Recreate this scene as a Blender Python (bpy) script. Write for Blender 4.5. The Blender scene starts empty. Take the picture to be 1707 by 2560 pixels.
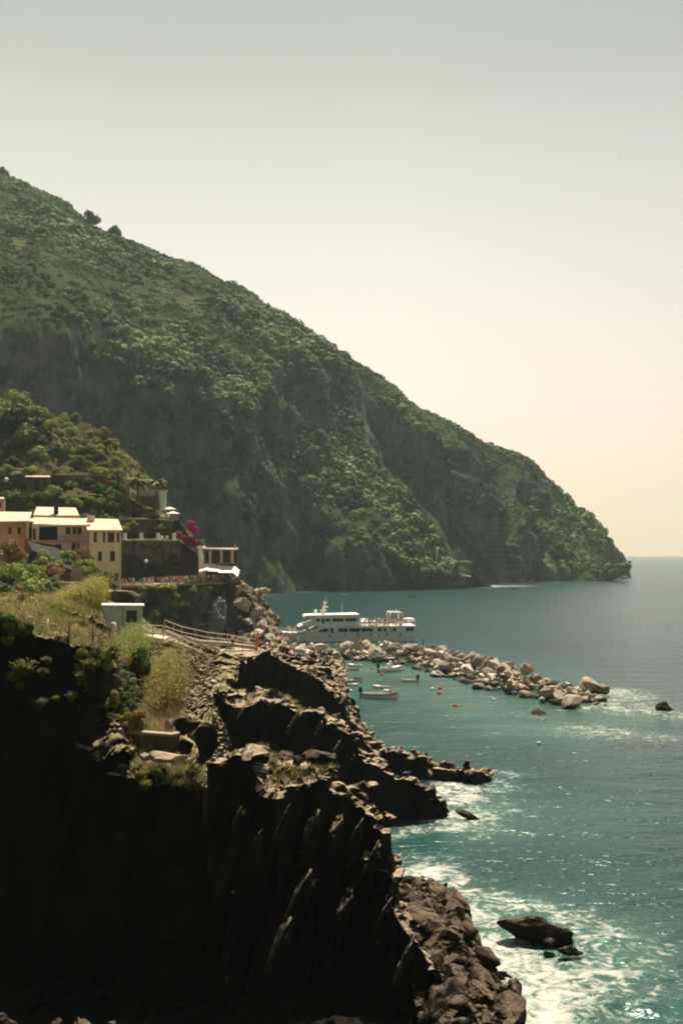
import bpy, bmesh, math, random
import numpy as np
from mathutils import Vector, Matrix

random.seed(7)
rng = np.random.default_rng(7)
R = math.radians
S = bpy.context.scene
COL = S.collection

# ------------------------------------------------------------------ camera
F_PX = 2560 * 35 / 36.0            # focal length in photo pixels (35 mm lens, 36 mm high frame)
CAM_H = 20.4
PITCH = math.atan(104 / F_PX)
cam_d = bpy.data.cameras.new('camera')
cam_d.sensor_fit = 'VERTICAL'; cam_d.sensor_height = 36; cam_d.lens = 35
cam_d.clip_start = 0.1; cam_d.clip_end = 40000
cam = bpy.data.objects.new('camera', cam_d); COL.objects.link(cam)
cam.location = (0, 0, CAM_H); cam.rotation_euler = (math.pi / 2 + PITCH, 0, 0)
S.camera = cam

def ray(px, py):
    x = (px - 853.5) / F_PX; y = (1280 - py) / F_PX
    c, s = math.cos(PITCH), math.sin(PITCH)
    return np.array([x, c - s * y, s + c * y])
def P(px, py, d):                  # point seen at (px,py) whose distance ahead is d metres
    r = ray(px, py); return np.array([0, 0, CAM_H]) + r * (d / r[1])
def W(px, py, z=0.0):              # point seen at (px,py) at height z
    r = ray(px, py); t = (z - CAM_H) / r[2]
    return np.array([0, 0, CAM_H]) + r * t

# ------------------------------------------------------------------ sky and sun
SUN_EL, SUN_AZ = R(62), R(13)
SUN_STRENGTH = 5.0
world = bpy.data.worlds.new('World'); S.world = world; world.use_nodes = True
nt = world.node_tree; N = nt.nodes; L = nt.links
bg = N['Background']; bg.inputs['Strength'].default_value = 0.1
sky = N.new('ShaderNodeTexSky'); sky.sky_type = 'NISHITA'; sky.sun_disc = False
sky.sun_elevation = SUN_EL; sky.sun_rotation = SUN_AZ; sky.dust_density = 3.0; sky.air_density = 1.2
tc = N.new('ShaderNodeTexCoord'); sep = N.new('ShaderNodeSeparateXYZ'); L.new(tc.outputs['Generated'], sep.inputs[0])
rz = N.new('ShaderNodeValToRGB'); L.new(sep.outputs['Z'], rz.inputs[0])
SKY = [(0.0, (1.25, .62, .33)), (.035, (1.16, .66, .40)), (.09, (1.01, .73, .54)), (.17, (.90, .77, .67)), (.27, (.78, .71, .63)),
       (.36, (.61, .59, .51)), (.44, (.46, .47, .385)), (.6, (.24, .26, .22)), (1.0, (.11, .14, .15))]
rz.color_ramp.interpolation = 'B_SPLINE'
el = rz.color_ramp.elements
while len(el) < len(SKY): el.new(0.5)
for e, (p_, c_) in zip(el, SKY): e.position = p_; e.color = (*c_, 1)
ry = N.new('ShaderNodeMapRange'); L.new(sep.outputs['Y'], ry.inputs[0])
ry.inputs[1].default_value = -0.6; ry.inputs[2].default_value = 0.85; ry.inputs[3].default_value = 0.24; ry.inputs[4].default_value = 1.0
rx = N.new('ShaderNodeMapRange'); L.new(sep.outputs['X'], rx.inputs[0])
rx.inputs[1].default_value = 0.05; rx.inputs[2].default_value = 0.45; rx.inputs[3].default_value = 1.0; rx.inputs[4].default_value = 0.80
mu = N.new('ShaderNodeMath'); mu.operation = 'MULTIPLY'; L.new(ry.outputs[0], mu.inputs[0]); L.new(rx.outputs[0], mu.inputs[1])
mu2 = N.new('ShaderNodeMath'); mu2.operation = 'MULTIPLY'; L.new(mu.outputs[0], mu2.inputs[0]); mu2.inputs[1].default_value = 6.5
vm = N.new('ShaderNodeVectorMath'); vm.operation = 'SCALE'; L.new(rz.outputs[0], vm.inputs[0]); L.new(mu2.outputs[0], vm.inputs['Scale'])
mx = N.new('ShaderNodeMix'); mx.data_type = 'RGBA'; mx.inputs[0].default_value = 0.93
L.new(sky.outputs[0], mx.inputs[6]); L.new(vm.outputs[0], mx.inputs[7]); L.new(mx.outputs[2], bg.inputs['Color'])

sun_d = bpy.data.lights.new('sun', 'SUN'); sun_d.energy = SUN_STRENGTH; sun_d.angle = R(0.5); sun_d.color = (1, .86, .68)
sun = bpy.data.objects.new('sun', sun_d); COL.objects.link(sun)
SUNV = Vector((math.cos(SUN_EL) * math.sin(SUN_AZ), math.cos(SUN_EL) * math.cos(SUN_AZ), math.sin(SUN_EL)))
sun.rotation_euler = SUNV.to_track_quat('Z', 'Y').to_euler(); sun.location = (0, 0, 500)

S.view_settings.view_transform = 'Standard'; S.view_settings.look = 'None'
S.view_settings.exposure = 0.95; S.view_settings.gamma = 1
S.render.engine = 'CYCLES'
cy = S.cycles
cy.use_denoising = True; cy.max_bounces = 6; cy.diffuse_bounces = 2; cy.glossy_bounces = 2; cy.transmission_bounces = 3
cy.volume_bounces = 0; cy.transparent_max_bounces = 6; cy.caustics_reflective = False; cy.caustics_refractive = False
cy.sample_clamp_direct = 2.5; cy.sample_clamp_indirect = 2; cy.pixel_filter_type = 'BLACKMAN_HARRIS'; cy.filter_width = 2.0

# ------------------------------------------------------------------ noise (numpy)
def _hash(ix, iy, iz, seed):
    h = (ix.astype(np.int64) * 374761393 + iy.astype(np.int64) * 668265263 + iz.astype(np.int64) * 2147483647 + seed * 1274126177) & 0xFFFFFFFF
    h = ((h ^ (h >> 13)) * 1274126177) & 0xFFFFFFFF
    h = ((h ^ (h >> 16)) * 2246822519) & 0xFFFFFFFF
    return ((h ^ (h >> 15)) & 0xFFFFFF) / float(0x1000000)
def vnoise(p, seed=0):             # value noise, -1..1
    f = np.floor(p); t = p - f; t = t * t * t * (t * (t * 6 - 15) + 10)
    i = f.astype(np.int64); x, y, z = i[..., 0], i[..., 1], i[..., 2]; out = 0
    for dx in (0, 1):
        for dy in (0, 1):
            for dz in (0, 1):
                w = (t[..., 0] if dx else 1 - t[..., 0]) * (t[..., 1] if dy else 1 - t[..., 1]) * (t[..., 2] if dz else 1 - t[..., 2])
                out = out + w * _hash(x + dx, y + dy, z + dz, seed)
    return out * 2 - 1
def fbm(p, octv=4, seed=0, gain=.5):
    a, o, q = 1.0, 0, np.asarray(p, float)
    for k in range(octv):
        o = o + a * vnoise(q, seed + k); q = q * 2.03 + 17.3; a *= gain
    return o
def cells(p, seed=0):              # random value of the nearest jittered cell and edge distance
    f = np.floor(p).astype(np.int64); best = np.full(p.shape[:-1], 9e9); sec = best.copy(); val = np.zeros(p.shape[:-1])
    for dx in (-1, 0, 1):
        for dy in (-1, 0, 1):
            for dz in (-1, 0, 1):
                x, y, z = f[..., 0] + dx, f[..., 1] + dy, f[..., 2] + dz
                q = np.stack([x + _hash(x, y, z, seed), y + _hash(x, y, z, seed + 11), z + _hash(x, y, z, seed + 23)], -1)
                d = ((q - p) ** 2).sum(-1); v = _hash(x, y, z, seed + 37)
                m = d < best
                sec = np.where(m, best, np.minimum(sec, d)); val = np.where(m, v, val); best = np.where(m, d, best)
    return val * 2 - 1, np.sqrt(sec) - np.sqrt(best)

# ------------------------------------------------------------------ object helpers
def tag(o, label=None, cat=None, group=None, kind=None):
    if label: o['label'] = label
    if cat: o['category'] = cat
    if group: o['group'] = group
    if kind: o['kind'] = kind
    return o
def link(name, me, mat=None, parent=None):
    o = bpy.data.objects.new(name, me); COL.objects.link(o)
    if mat is not None:
        for m in (mat if isinstance(mat, (list, tuple)) else [mat]): me.materials.append(m)
    if parent is not None: o.parent = parent
    return o
def empty(name, loc=(0, 0, 0), rz=0.0):
    o = bpy.data.objects.new(name, None); COL.objects.link(o); o.location = loc; o.rotation_euler = (0, 0, rz); o.empty_display_size = .3
    return o
def np_mesh(name, V, Q, smooth=False, col=None, attrs=None, matidx=None):
    me = bpy.data.meshes.new(name); V = np.ascontiguousarray(V, np.float32).reshape(-1, 3); Q = np.ascontiguousarray(Q, np.int32)
    n, k = Q.shape
    me.vertices.add(len(V)); me.vertices.foreach_set('co', V.ravel())
    me.loops.add(n * k); me.loops.foreach_set('vertex_index', Q.ravel())
    me.polygons.add(n); me.polygons.foreach_set('loop_start', np.arange(0, n * k, k, dtype=np.int32))
    if matidx is not None: me.polygons.foreach_set('material_index', np.asarray(matidx, np.int32))
    me.update(calc_edges=True); me.validate()
    me.polygons.foreach_set('use_smooth', np.full(len(me.polygons), smooth))
    if col is not None:            # per-vertex plant colour
        a = me.color_attributes.new('tint', 'FLOAT_COLOR', 'POINT')
        a.data.foreach_set('color', np.concatenate([np.asarray(col, np.float32), np.ones((len(V), 1), np.float32)], 1).ravel())
    for nm, val in (attrs or {}).items():
        a = me.attributes.new(nm, 'FLOAT', 'POINT'); a.data.foreach_set('value', np.asarray(val, np.float32).ravel())
    return me
def grid_quads(nv, nu):
    i = np.arange(nv - 1)[:, None] * nu + np.arange(nu - 1)[None]
    return np.stack([i, i + 1, i + nu + 1, i + nu], -1).reshape(-1, 4)
def grid_normals(G):
    du = np.gradient(G, axis=1); dv = np.gradient(G, axis=0); n = np.cross(du, dv)
    return n / (np.linalg.norm(n, axis=-1, keepdims=True) + 1e-9)
def catmull(A, t):                 # A (k,...) sampled at positions t in 0..k-1
    k = len(A); i = np.clip(np.floor(t).astype(int), 0, k - 2); f = (t - i).reshape(-1, *([1] * (A.ndim - 1)))
    p0 = A[np.maximum(i - 1, 0)]; p1 = A[i]; p2 = A[i + 1]; p3 = A[np.minimum(i + 2, k - 1)]
    return .5 * (2 * p1 + (p2 - p0) * f + (2 * p0 - 5 * p1 + 4 * p2 - p3) * f ** 2 + (3 * p1 - p0 - 3 * p2 + p3) * f ** 3)
def lin(A, t):
    k = len(A); i = np.clip(np.floor(t).astype(int), 0, k - 2); f = (t - i).reshape(-1, *([1] * (A.ndim - 1)))
    return A[i] * (1 - f) + A[i + 1] * f
def params(A, axis, step):         # sample positions so that neighbours are about step metres apart
    d = np.linalg.norm(np.diff(A, axis=axis), axis=-1); d = d.mean(axis=1 - axis)
    out = [0.0]
    for k, s in enumerate(d):
        n = max(1, int(round(s / step))); out += list(k + np.arange(1, n + 1) / n)
    return np.array(out)
def loft(rows, step, smooth_u=True, smooth_v=False, stepv=None):
    A = np.array(rows, float)
    tv = params(A, 0, stepv or step); tu = params(A, 1, step)
    G = (catmull if smooth_v else lin)(A, tv)
    G = np.swapaxes((catmull if smooth_u else lin)(np.swapaxes(G, 0, 1), tu), 0, 1)
    n = grid_normals(G)
    tocam = np.array([0, 0, CAM_H]) - G
    if (n * tocam).sum(-1).mean() < 0: G = G[:, ::-1]; tu = tu[::-1]
    return G, tv, tu
def rock_relief(G, amp, size, seed, strata=(0.25, 0.0, 1.0), stretch=3.0, soft=.55, fine=1.0):
    """fractured, steeply bedded rock: blocky steps stretched along the strata plus broken fbm"""
    s = np.array(strata, float); s /= np.linalg.norm(s)
    p = G / size
    q = p - (p @ s)[..., None] * s * (1 - 1 / stretch)
    q = q + .5 * soft * np.stack([fbm(p * 1.3, 2, seed + 5), fbm(p * 1.3, 2, seed + 6), fbm(p * 1.3, 2, seed + 7)], -1)
    c1, e1 = cells(q, seed); c2, e2 = cells(q * 2.6, seed + 1)
    c3, e3 = cells(q * 6.1 , seed + 2)
    crack = -np.exp(-e1 * 7) * .6 - np.exp(-e2 * 7) * .25
    return amp * (.8 * c1 + fine * (.38 * c2 + .16 * c3) + crack * .8 + soft * fbm(p * .6, 3, seed + 3))
# ------------------------------------------------------------------ materials
def new_mat(name, rough=.85, spec=.3):
    m = bpy.data.materials.new(name); m.use_nodes = True
    b = m.node_tree.nodes['Principled BSDF']; b.inputs['Roughness'].default_value = rough; b.inputs['Specular IOR Level'].default_value = spec
    return m, m.node_tree.nodes, m.node_tree.links, b
def ramp(N, stops, interp='LINEAR'):
    r = N.new('ShaderNodeValToRGB'); e = r.color_ramp.elements; r.color_ramp.interpolation = interp
    while len(e) < len(stops): e.new(.5)
    for k, (p_, c_) in zip(e, stops): k.position = p_; k.color = (*c_, 1)
    return r
def noise(N, L, scale, detail=4, vec=None, rough=.6):
    n = N.new('ShaderNodeTexNoise'); n.inputs['Scale'].default_value = scale; n.inputs['Detail'].default_value = detail; n.inputs['Roughness'].default_value = rough
    if vec is not None: L.new(vec, n.inputs['Vector'])
    return n
def geo_pos(N, L, scale=(1, 1, 1)):
    g = N.new('ShaderNodeNewGeometry'); m = N.new('ShaderNodeMapping'); L.new(g.outputs['Position'], m.inputs[0]); m.inputs['Scale'].default_value = scale
    return g, m.outputs[0]
def mixc(N, L, fac, a, b):
    m = N.new('ShaderNodeMix'); m.data_type = 'RGBA'
    for s, v in ((0, fac), (6, a), (7, b)):
        if hasattr(v, 'is_output'): L.new(v, m.inputs[s])
        else: m.inputs[s].default_value = v if s == 0 else (*v, 1)
    return m.outputs[2]
def simple(name, c, rough=.7, spec=.3, var=.12, scale=3.0, metal=0.0):
    """painted / plain surface with slight mottling and grime"""
    m, N, L, b = new_mat(name, rough, spec)
    tc = N.new('ShaderNodeTexCoord'); n = noise(N, L, scale, 5, tc.outputs['Object'])
    r = ramp(N, [(.3, tuple(v * (1 - var) for v in c)), (.7, tuple(min(1, v * (1 + var * .5)) for v in c))])
    L.new(n.outputs[0], r.inputs[0]); L.new(r.outputs[0], b.inputs['Base Color']); b.inputs['Metallic'].default_value = metal
    return m
def plant_mat(name, trans=.25, rough=.6):
    m, N, L, b = new_mat(name, rough, .15)
    a = N.new('ShaderNodeAttribute'); a.attribute_name = 'tint'; L.new(a.outputs['Color'], b.inputs['Base Color'])
    t = N.new('ShaderNodeBsdfTranslucent'); L.new(a.outputs['Color'], t.inputs['Color'])
    mxs = N.new('ShaderNodeMixShader'); mxs.inputs[0].default_value = trans
    out = N['Material Output']; L.new(b.outputs[0], mxs.inputs[1]); L.new(t.outputs[0], mxs.inputs[2]); L.new(mxs.outputs[0], out.inputs['Surface'])
    return m
def cliff_mat(name, dark, mid, top, topn=(.5, .8), sc=1.0, bump=.25, green=None, streak=False, wet=False):
    m, N, L, b = new_mat(name, .95, .02)
    g, v = geo_pos(N, L, (1, 1, .35) if not streak else (.62, .62, 9))
    if streak: v.node.vector_type = 'TEXTURE'; v.node.inputs['Rotation'].default_value = (0, R(17), 0)
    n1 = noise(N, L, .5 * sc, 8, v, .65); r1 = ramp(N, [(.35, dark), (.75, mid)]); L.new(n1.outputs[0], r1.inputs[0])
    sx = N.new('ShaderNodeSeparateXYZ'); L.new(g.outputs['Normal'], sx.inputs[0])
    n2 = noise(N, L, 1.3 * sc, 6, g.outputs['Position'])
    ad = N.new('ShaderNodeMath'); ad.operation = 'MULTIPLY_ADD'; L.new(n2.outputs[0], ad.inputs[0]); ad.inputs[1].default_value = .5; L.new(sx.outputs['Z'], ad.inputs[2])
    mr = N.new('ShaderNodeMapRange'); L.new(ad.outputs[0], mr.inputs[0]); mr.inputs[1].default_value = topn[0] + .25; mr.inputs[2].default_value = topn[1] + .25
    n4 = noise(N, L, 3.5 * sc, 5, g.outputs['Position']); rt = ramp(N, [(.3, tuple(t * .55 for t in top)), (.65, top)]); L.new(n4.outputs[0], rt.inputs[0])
    col = mixc(N, L, mr.outputs[0], r1.outputs[0], rt.outputs[0])  # up-facing rock paler: lichen and dry soil, plus sunlight put into the colour
    if green:
        n5 = noise(N, L, .35 * sc, 6, g.outputs['Position']); r5 = ramp(N, [(.5, (0, 0, 0)), (.62, (1, 1, 1))]); L.new(n5.outputs[0], r5.inputs[0])
        col = mixc(N, L, r5.outputs[0], col, green)
    if wet:
        g_ = N.new('ShaderNodeNewGeometry'); sz = N.new('ShaderNodeSeparateXYZ'); L.new(g_.outputs['Position'], sz.inputs[0]); wn = noise(N, L, .9, 3, g_.outputs['Position']); wz_ = N.new('ShaderNodeMath'); wz_.operation = 'MULTIPLY_ADD'; L.new(wn.outputs[0], wz_.inputs[0]); wz_.inputs[1].default_value = -.9; L.new(sz.outputs['Z'], wz_.inputs[2]); wr = N.new('ShaderNodeMapRange'); L.new(wz_.outputs[0], wr.inputs[0]); wr.inputs[1].default_value = -.25; wr.inputs[2].default_value = .35; col = mixc(N, L, wr.outputs[0], (.010, .009, .008), col)
    L.new(col, b.inputs['Base Color'])
    bp = N.new('ShaderNodeBump'); bp.inputs['Strength'].default_value = .9; bp.inputs['Distance'].default_value = bump
    n3 = noise(N, L, 2.2 * sc, 10, v, .7); L.new(n3.outputs[0], bp.inputs['Height']); L.new(bp.outputs[0], b.inputs['Normal'])
    return m

M = {}
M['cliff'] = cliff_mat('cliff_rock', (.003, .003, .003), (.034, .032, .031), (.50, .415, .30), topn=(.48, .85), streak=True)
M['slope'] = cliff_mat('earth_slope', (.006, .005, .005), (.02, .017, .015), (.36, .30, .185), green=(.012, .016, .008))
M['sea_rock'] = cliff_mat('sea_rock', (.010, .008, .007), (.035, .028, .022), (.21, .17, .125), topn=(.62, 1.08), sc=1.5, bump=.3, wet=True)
M['hill_rock'] = cliff_mat('hill_rock', (.045, .06, .055), (.30, .30, .26), (.065, .10, .042), topn=(.25, .55), sc=.22, bump=3.5, green=(.010, .022, .015))
M['terrace_rock'] = cliff_mat('terrace_rock', (.03, .031, .028), (.19, .185, .165), (.28, .225, .155), sc=.7, bump=.7, green=(.03, .045, .02))
M['garden'] = cliff_mat('garden_ground', (.02, .02, .015), (.08, .07, .05), (.15, .135, .065), sc=.5, bump=.4, green=(.04, .06, .02))
M['plant'] = plant_mat('leaves'); M['plant_far'] = plant_mat('leaves_far', .15, .8); M['reed'] = plant_mat('reed_blades', .35)
M['shaded_rock'] = cliff_mat('shaded_rock', (.004, .004, .004), (.014, .013, .012), (.02, .018, .015))  # cove rock painted near-black, its shade put into the colour
M['slate'] = simple('dark_slate', (.05, .053, .05), 1, 0, .3, 1.2)
def granite(name, c):
    m = simple(name, c, .92, .1, .4, 1.3); N, L = m.node_tree.nodes, m.node_tree.links; b = N['Principled BSDF']; t = N.new('ShaderNodeTexCoord'); n = noise(N, L, 2.6, 9, t.outputs['Object'], .7); bp = N.new('ShaderNodeBump'); bp.inputs['Strength'].default_value = .8; bp.inputs['Distance'].default_value = .25; L.new(n.outputs[0], bp.inputs['Height']); L.new(bp.outputs[0], b.inputs['Normal'])
    src = b.inputs['Base Color'].links[0].from_socket; g_ = N.new('ShaderNodeNewGeometry'); sz = N.new('ShaderNodeSeparateXYZ'); L.new(g_.outputs['Position'], sz.inputs[0]); wn = noise(N, L, .9, 3, g_.outputs['Position']); wz_ = N.new('ShaderNodeMath'); wz_.operation = 'MULTIPLY_ADD'; L.new(wn.outputs[0], wz_.inputs[0]); wz_.inputs[1].default_value = -.9; L.new(sz.outputs['Z'], wz_.inputs[2]); wr = N.new('ShaderNodeMapRange'); L.new(wz_.outputs[0], wr.inputs[0]); wr.inputs[1].default_value = -.25; wr.inputs[2].default_value = .35; L.new(mixc(N, L, wr.outputs[0], (.035, .032, .022), src), b.inputs['Base Color']); return m
M['boulder'] = [granite('granite_%s' % n, c) for n, c in (('pale', (.60, .54, .45)), ('warm', (.46, .38, .29)), ('grey', (.34, .30, .25)), ('brown', (.24, .19, .14)))]
M['dry_wall'] = cliff_mat('dry_stone', (.05, .045, .038), (.19, .165, .135), (.32, .26, .18), sc=1.6, bump=.15)

# ------------------------------------------------------------------ sea
def sea_mat():
    m, N, L, b = new_mat('sea_water', .12, .3)
    b.inputs['IOR'].default_value = 1.33; b.inputs['Specular Tint'].default_value = (.55, .97, .88, 1)
    g, v = geo_pos(N, L, (.55, 1, 1))
    ad = N.new('ShaderNodeAttribute'); ad.attribute_name = 'shoal'
    n0 = noise(N, L, .035, 4, v); rb = ramp(N, [(.3, (.001, .016, .020)), (.75, (.002, .041, .043))]); L.new(n0.outputs[0], rb.inputs[0])
    n9 = noise(N, L, .16, 5, g.outputs['Position']); rs = ramp(N, [(.35, (.05, .10, .07)), (.7, (.02, .11, .095))]); L.new(n9.outputs[0], rs.inputs[0])
    col = mixc(N, L, ad.outputs['Fac'], rb.outputs[0], rs.outputs[0])
    # foam: attribute (where surf breaks) broken up by two noises
    af = N.new('ShaderNodeAttribute'); af.attribute_name = 'foam'
    warp = noise(N, L, .5, 3, g.outputs['Position']); wv = N.new('ShaderNodeVectorMath'); wv.operation = 'MULTIPLY_ADD'
    L.new(warp.outputs['Color'], wv.inputs[0]); wv.inputs[1].default_value = (2.2, 2.2, 0); L.new(g.outputs['Position'], wv.inputs[2])
    n1 = noise(N, L, .55, 9, wv.outputs[0], .72)
    nf = noise(N, L, 1.9, 6, wv.outputs[0], .65); s0 = N.new('ShaderNodeMath'); s0.operation = 'MULTIPLY_ADD'; L.new(nf.outputs[0], s0.inputs[0]); s0.inputs[1].default_value = 2.6; s0.inputs[2].default_value = -3.45
    s1 = N.new('ShaderNodeMath'); s1.operation = 'MULTIPLY_ADD'; L.new(n1.outputs[0], s1.inputs[0]); s1.inputs[1].default_value = 2.8; L.new(s0.outputs[0], s1.inputs[2])
    s2 = N.new('ShaderNodeMath'); s2.operation = 'ADD'; L.new(s1.outputs[0], s2.inputs[0]); L.new(af.outputs['Fac'], s2.inputs[1])
    mr = N.new('ShaderNodeMapRange'); L.new(s2.outputs[0], mr.inputs[0]); mr.inputs[1].default_value = -.1; mr.inputs[2].default_value = .75
    # milky aerated water round the foam
    ml = N.new('ShaderNodeMapRange'); L.new(s2.outputs[0], ml.inputs[0]); ml.inputs[1].default_value = -.8; ml.inputs[2].default_value = .6; ml.inputs[4].default_value = .5
    mk = N.new('ShaderNodeMath'); mk.operation = 'MULTIPLY'; mk.use_clamp = True; L.new(ml.outputs[0], mk.inputs[0]); L.new(af.outputs['Fac'], mk.inputs[1])
    col = mixc(N, L, mk.outputs[0], col, (.13, .24, .21))
    fo = mixc(N, L, mr.outputs[0], col, (.56, .53, .47)); L.new(fo, b.inputs['Base Color'])
    rr = N.new('ShaderNodeMapRange'); L.new(mr.outputs[0], rr.inputs[0]); rr.inputs[3].default_value = .26; rr.inputs[4].default_value = .9; L.new(rr.outputs[0], b.inputs['Roughness'])
    # ripples at three sizes
    h = None
    for sc, amp in ((.22, .55), (.75, .22), (2.6, .07)):
        n = noise(N, L, sc, 3, v, .55); q = N.new('ShaderNodeMath'); q.operation = 'MULTIPLY_ADD'; L.new(n.outputs[0], q.inputs[0]); q.inputs[1].default_value = amp
        if h is not None: L.new(h, q.inputs[2])
        h = q.outputs[0]
    bp = N.new('ShaderNodeBump'); bp.inputs['Strength'].default_value = .9; bp.inputs['Distance'].default_value = 1.35; L.new(h, bp.inputs['Height']); L.new(bp.outputs[0], b.inputs['Normal'])
    return m
FOAM = [  # (px, py, radius in m, strength)
    (1185, 2290, 1.6, 1.1), (1215, 2370, 2.0, 1.2), (1260, 2350, 1.5, 1.0), (1265, 2440, 2.2, 1.25), (1320, 2420, 2.4, 1.1), (1310, 2500, 2.2, 1.3), (1370, 2480, 2.0, 1.1),
    (1370, 2550, 2.0, 1.2), (1430, 2440, 2.0, .95), (1500, 2340, 2.2, .85), (1560, 2330, 1.8, .72), (1570, 2420, 2.0, .72), (1480, 2420, 2.2, .85), (1460, 2520, 2.0, .85), (1420, 2290, 1.6, .85), (1350, 2262, 1.3, .8),
    (1240, 2250, 1.6, .95), (1190, 2235, 1.3, .9), (1280, 2262, 1.3, .95), (1540, 2480, 2.2, .7), (1600, 2380, 2, .55), (1400, 2600, 2.5, 1.1), (1500, 2600, 2.5, .8),
    (1045, 2180, 1.6, 1.1), (1085, 2185, 2.0, 1.1), (1115, 2200, 1.8, .9), (1070, 2160, 2.2, .75), (1140, 2215, 1.4, .7), (1010, 2190, 1.3, 1.0), (1030, 2150, 1.8, .7),
    (1125, 2010, 2.0, 1.0), (1160, 1990, 2.2, 1.1), (1100, 1980, 2.2, 1.1), (1130, 1965, 1.8, 1.05), (1170, 2045, 2.4, 1.0), (1140, 2060, 2.2, .95), (1210, 2010, 2.4, .75), (1190, 1975, 2.2, .9),
    (1240, 1960, 2.2, .75), (1255, 1935, 2.0, .75), (1080, 2050, 1.6, .85), (1030, 2075, 1.5, .7), (1000, 2085, 1.3, .75), (1195, 2070, 2.2, .7), (1230, 2030, 2.2, .62), (980, 2090, 1, .8),
    (1540, 1728, 3.5, 1.0), (1575, 1742, 4, .85), (1500, 1755, 3.5, .85), (1520, 1765, 3, .9), (1480, 1770, 3, .8), (1600, 1765, 4, .7), (1630, 1780, 3, .8), (1450, 1775, 2.5, .6), (1470, 1825, 4, .72), (1515, 1832, 4, .75), (1560, 1778, 3.5, .75), (1640, 1845, 3, .65), (1690, 1790, 3, .7), (1320, 1790, 2.5, .55),
    (890, 1476, 8, 1.2), (1013, 1473, 7, 1.2), (1070, 1471, 9, 1.1), (1180, 1467, 14, 1.2), (1230, 1465, 14, 1.1), (1280, 1465, 14, .9), (1480, 1454, 10, .55), (1400, 1455, 10, .6), (650, 1487, 8, .7), (760, 1480, 8, .6)]
def build_sea():
    y = [26.0]
    while y[-1] < 7000: y.append(y[-1] * (1.0075 if y[-1] < 130 else 1.02))
    y = np.array(y); ang = np.tan(np.linspace(R(-42), R(42), 560))
    X = y[:, None] * ang[None]; Y = np.repeat(y[:, None], len(ang), 1); p = np.stack([X, Y, 0 * X], -1)
    foam = np.zeros_like(X)
    for px, py, r, s in FOAM:
        c = W(px, py); m = ((X - c[0]) ** 2 + (Y - c[1]) ** 2) / (r * r)
        foam = np.maximum(foam, s * np.exp(-m * .5))
    shoal = np.zeros_like(X)
    for px, py, r, s in [(800, 1700, 14, .9), (900, 1665, 16, 1), (1000, 1668, 16, 1), (1080, 1680, 14, 1), (1150, 1730, 14, .9), (1250, 1770, 14, .8), (1330, 1810, 10, .7), (1450, 1810, 10, .5), (1250, 2380, 8, .7), (1150, 2040, 8, .5), (950, 1720, 22, .5), (1080, 1770, 24, .4)]:
        c = W(px, py); shoal = np.maximum(shoal, s * np.exp(-((X - c[0]) ** 2 + (Y - c[1]) ** 2) / (2 * r * r)))
    shoal *= .8 + .35 * fbm(p * .12, 3, 55)
    # swell, smaller near the rocks, dying out where the grid gets coarse
    k = np.clip((160 - Y) / 120, 0, 1)
    z = k * (.10 * fbm(p * np.array([.09, .26, 1]), 3, 5) + (.045) * np.sin(Y * .9 - X * .28 + 2 * fbm(p * .07, 2, 9)) * .8 + .05 * fbm(p * np.array([.5, .9, 1]), 2, 6))
    z = z + .07 * np.clip(foam, 0, 1) * (.5 + fbm(p * .9, 3, 8)) * np.clip((130 - Y) / 60, 0, 1)
    G = np.stack([X, Y, z], -1)
    me = np_mesh('sea', G, grid_quads(*X.shape), True, None, {'foam': foam, 'shoal': np.clip(shoal, 0, 1)})
    tag(link('sea', me, sea_mat()), 'teal sea with ripples and white surf along the rocks', 'sea', kind='structure')
build_sea()

# ------------------------------------------------------------------ far headland: two hills
K = 1.0887                          # full picture as displayed -> photo pixels
def D(x, y, d): return P(x * K, y * K, d)
def DW(x, y, z=-1.0): return W(x * K, y * K, z)
def down(p, dx, dy, z): return np.array([p[0] + dx, p[1] + dy, z])

def hill(name, label, crest, cliff_top, shore, back, amp, seed, facs=None):
    cr = [D(*c) for c in crest]; ct = [D(c[0], c[1], q[2] + fk * (c[2] - q[2])) for c, q, fk in zip(cliff_top, shore, facs or [.55] * 99)]
    sh = [np.array(D(*s)) * [1, 1, 0] + [0, 0, -2] for s in shore]
    mid = [s * .45 + c * .55 + np.array([0, -4.0, 0]) for s, c in zip(sh, ct)]
    b1 = [c + np.array([b[0] * .35, b[1] * .35, -.12 * max(c[2], 4)]) for c, b in zip(cr, back)]
    b2 = [down(c, b[0], b[1], -3) for c, b in zip(cr, back)]
    G, tv, tu = loft([sh, mid, ct, cr, b1, b2], 2.4, True, True)
    n = grid_normals(G)
    w = np.ones_like(tv); w = np.where((tv > 2.6) & (tv < 3.2), .35, w); w = np.where(tv > 3.2, .5, w)
    nz = np.abs(n[..., 2])
    w = np.where(tv < .5, .25 + 1.5 * tv, w)
    steep = np.clip((.72 - nz) / .3, 0.15, 1)
    q = G * np.array([1, 1, .38])
    rid = 1 - 2 * np.abs(fbm(q / 52, 3, seed)); rel = 13 * rid + 8 * (fbm(q / 20, 4, seed + 4)) + 2.2 * (1 - 2 * np.abs(fbm(q / 8, 3, seed + 9)))
    c1, e1 = cells(q / 26 + .3 * fbm(q / 15, 2, 3)[..., None], seed + 2)
    rel = rel + 3.5 * c1
    base = n; G = G + n * (rel * steep * w[:, None] * amp)[..., None]
    n2 = grid_normals(G)
    return G, .7 * base + .3 * n2, tv, tu

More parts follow.
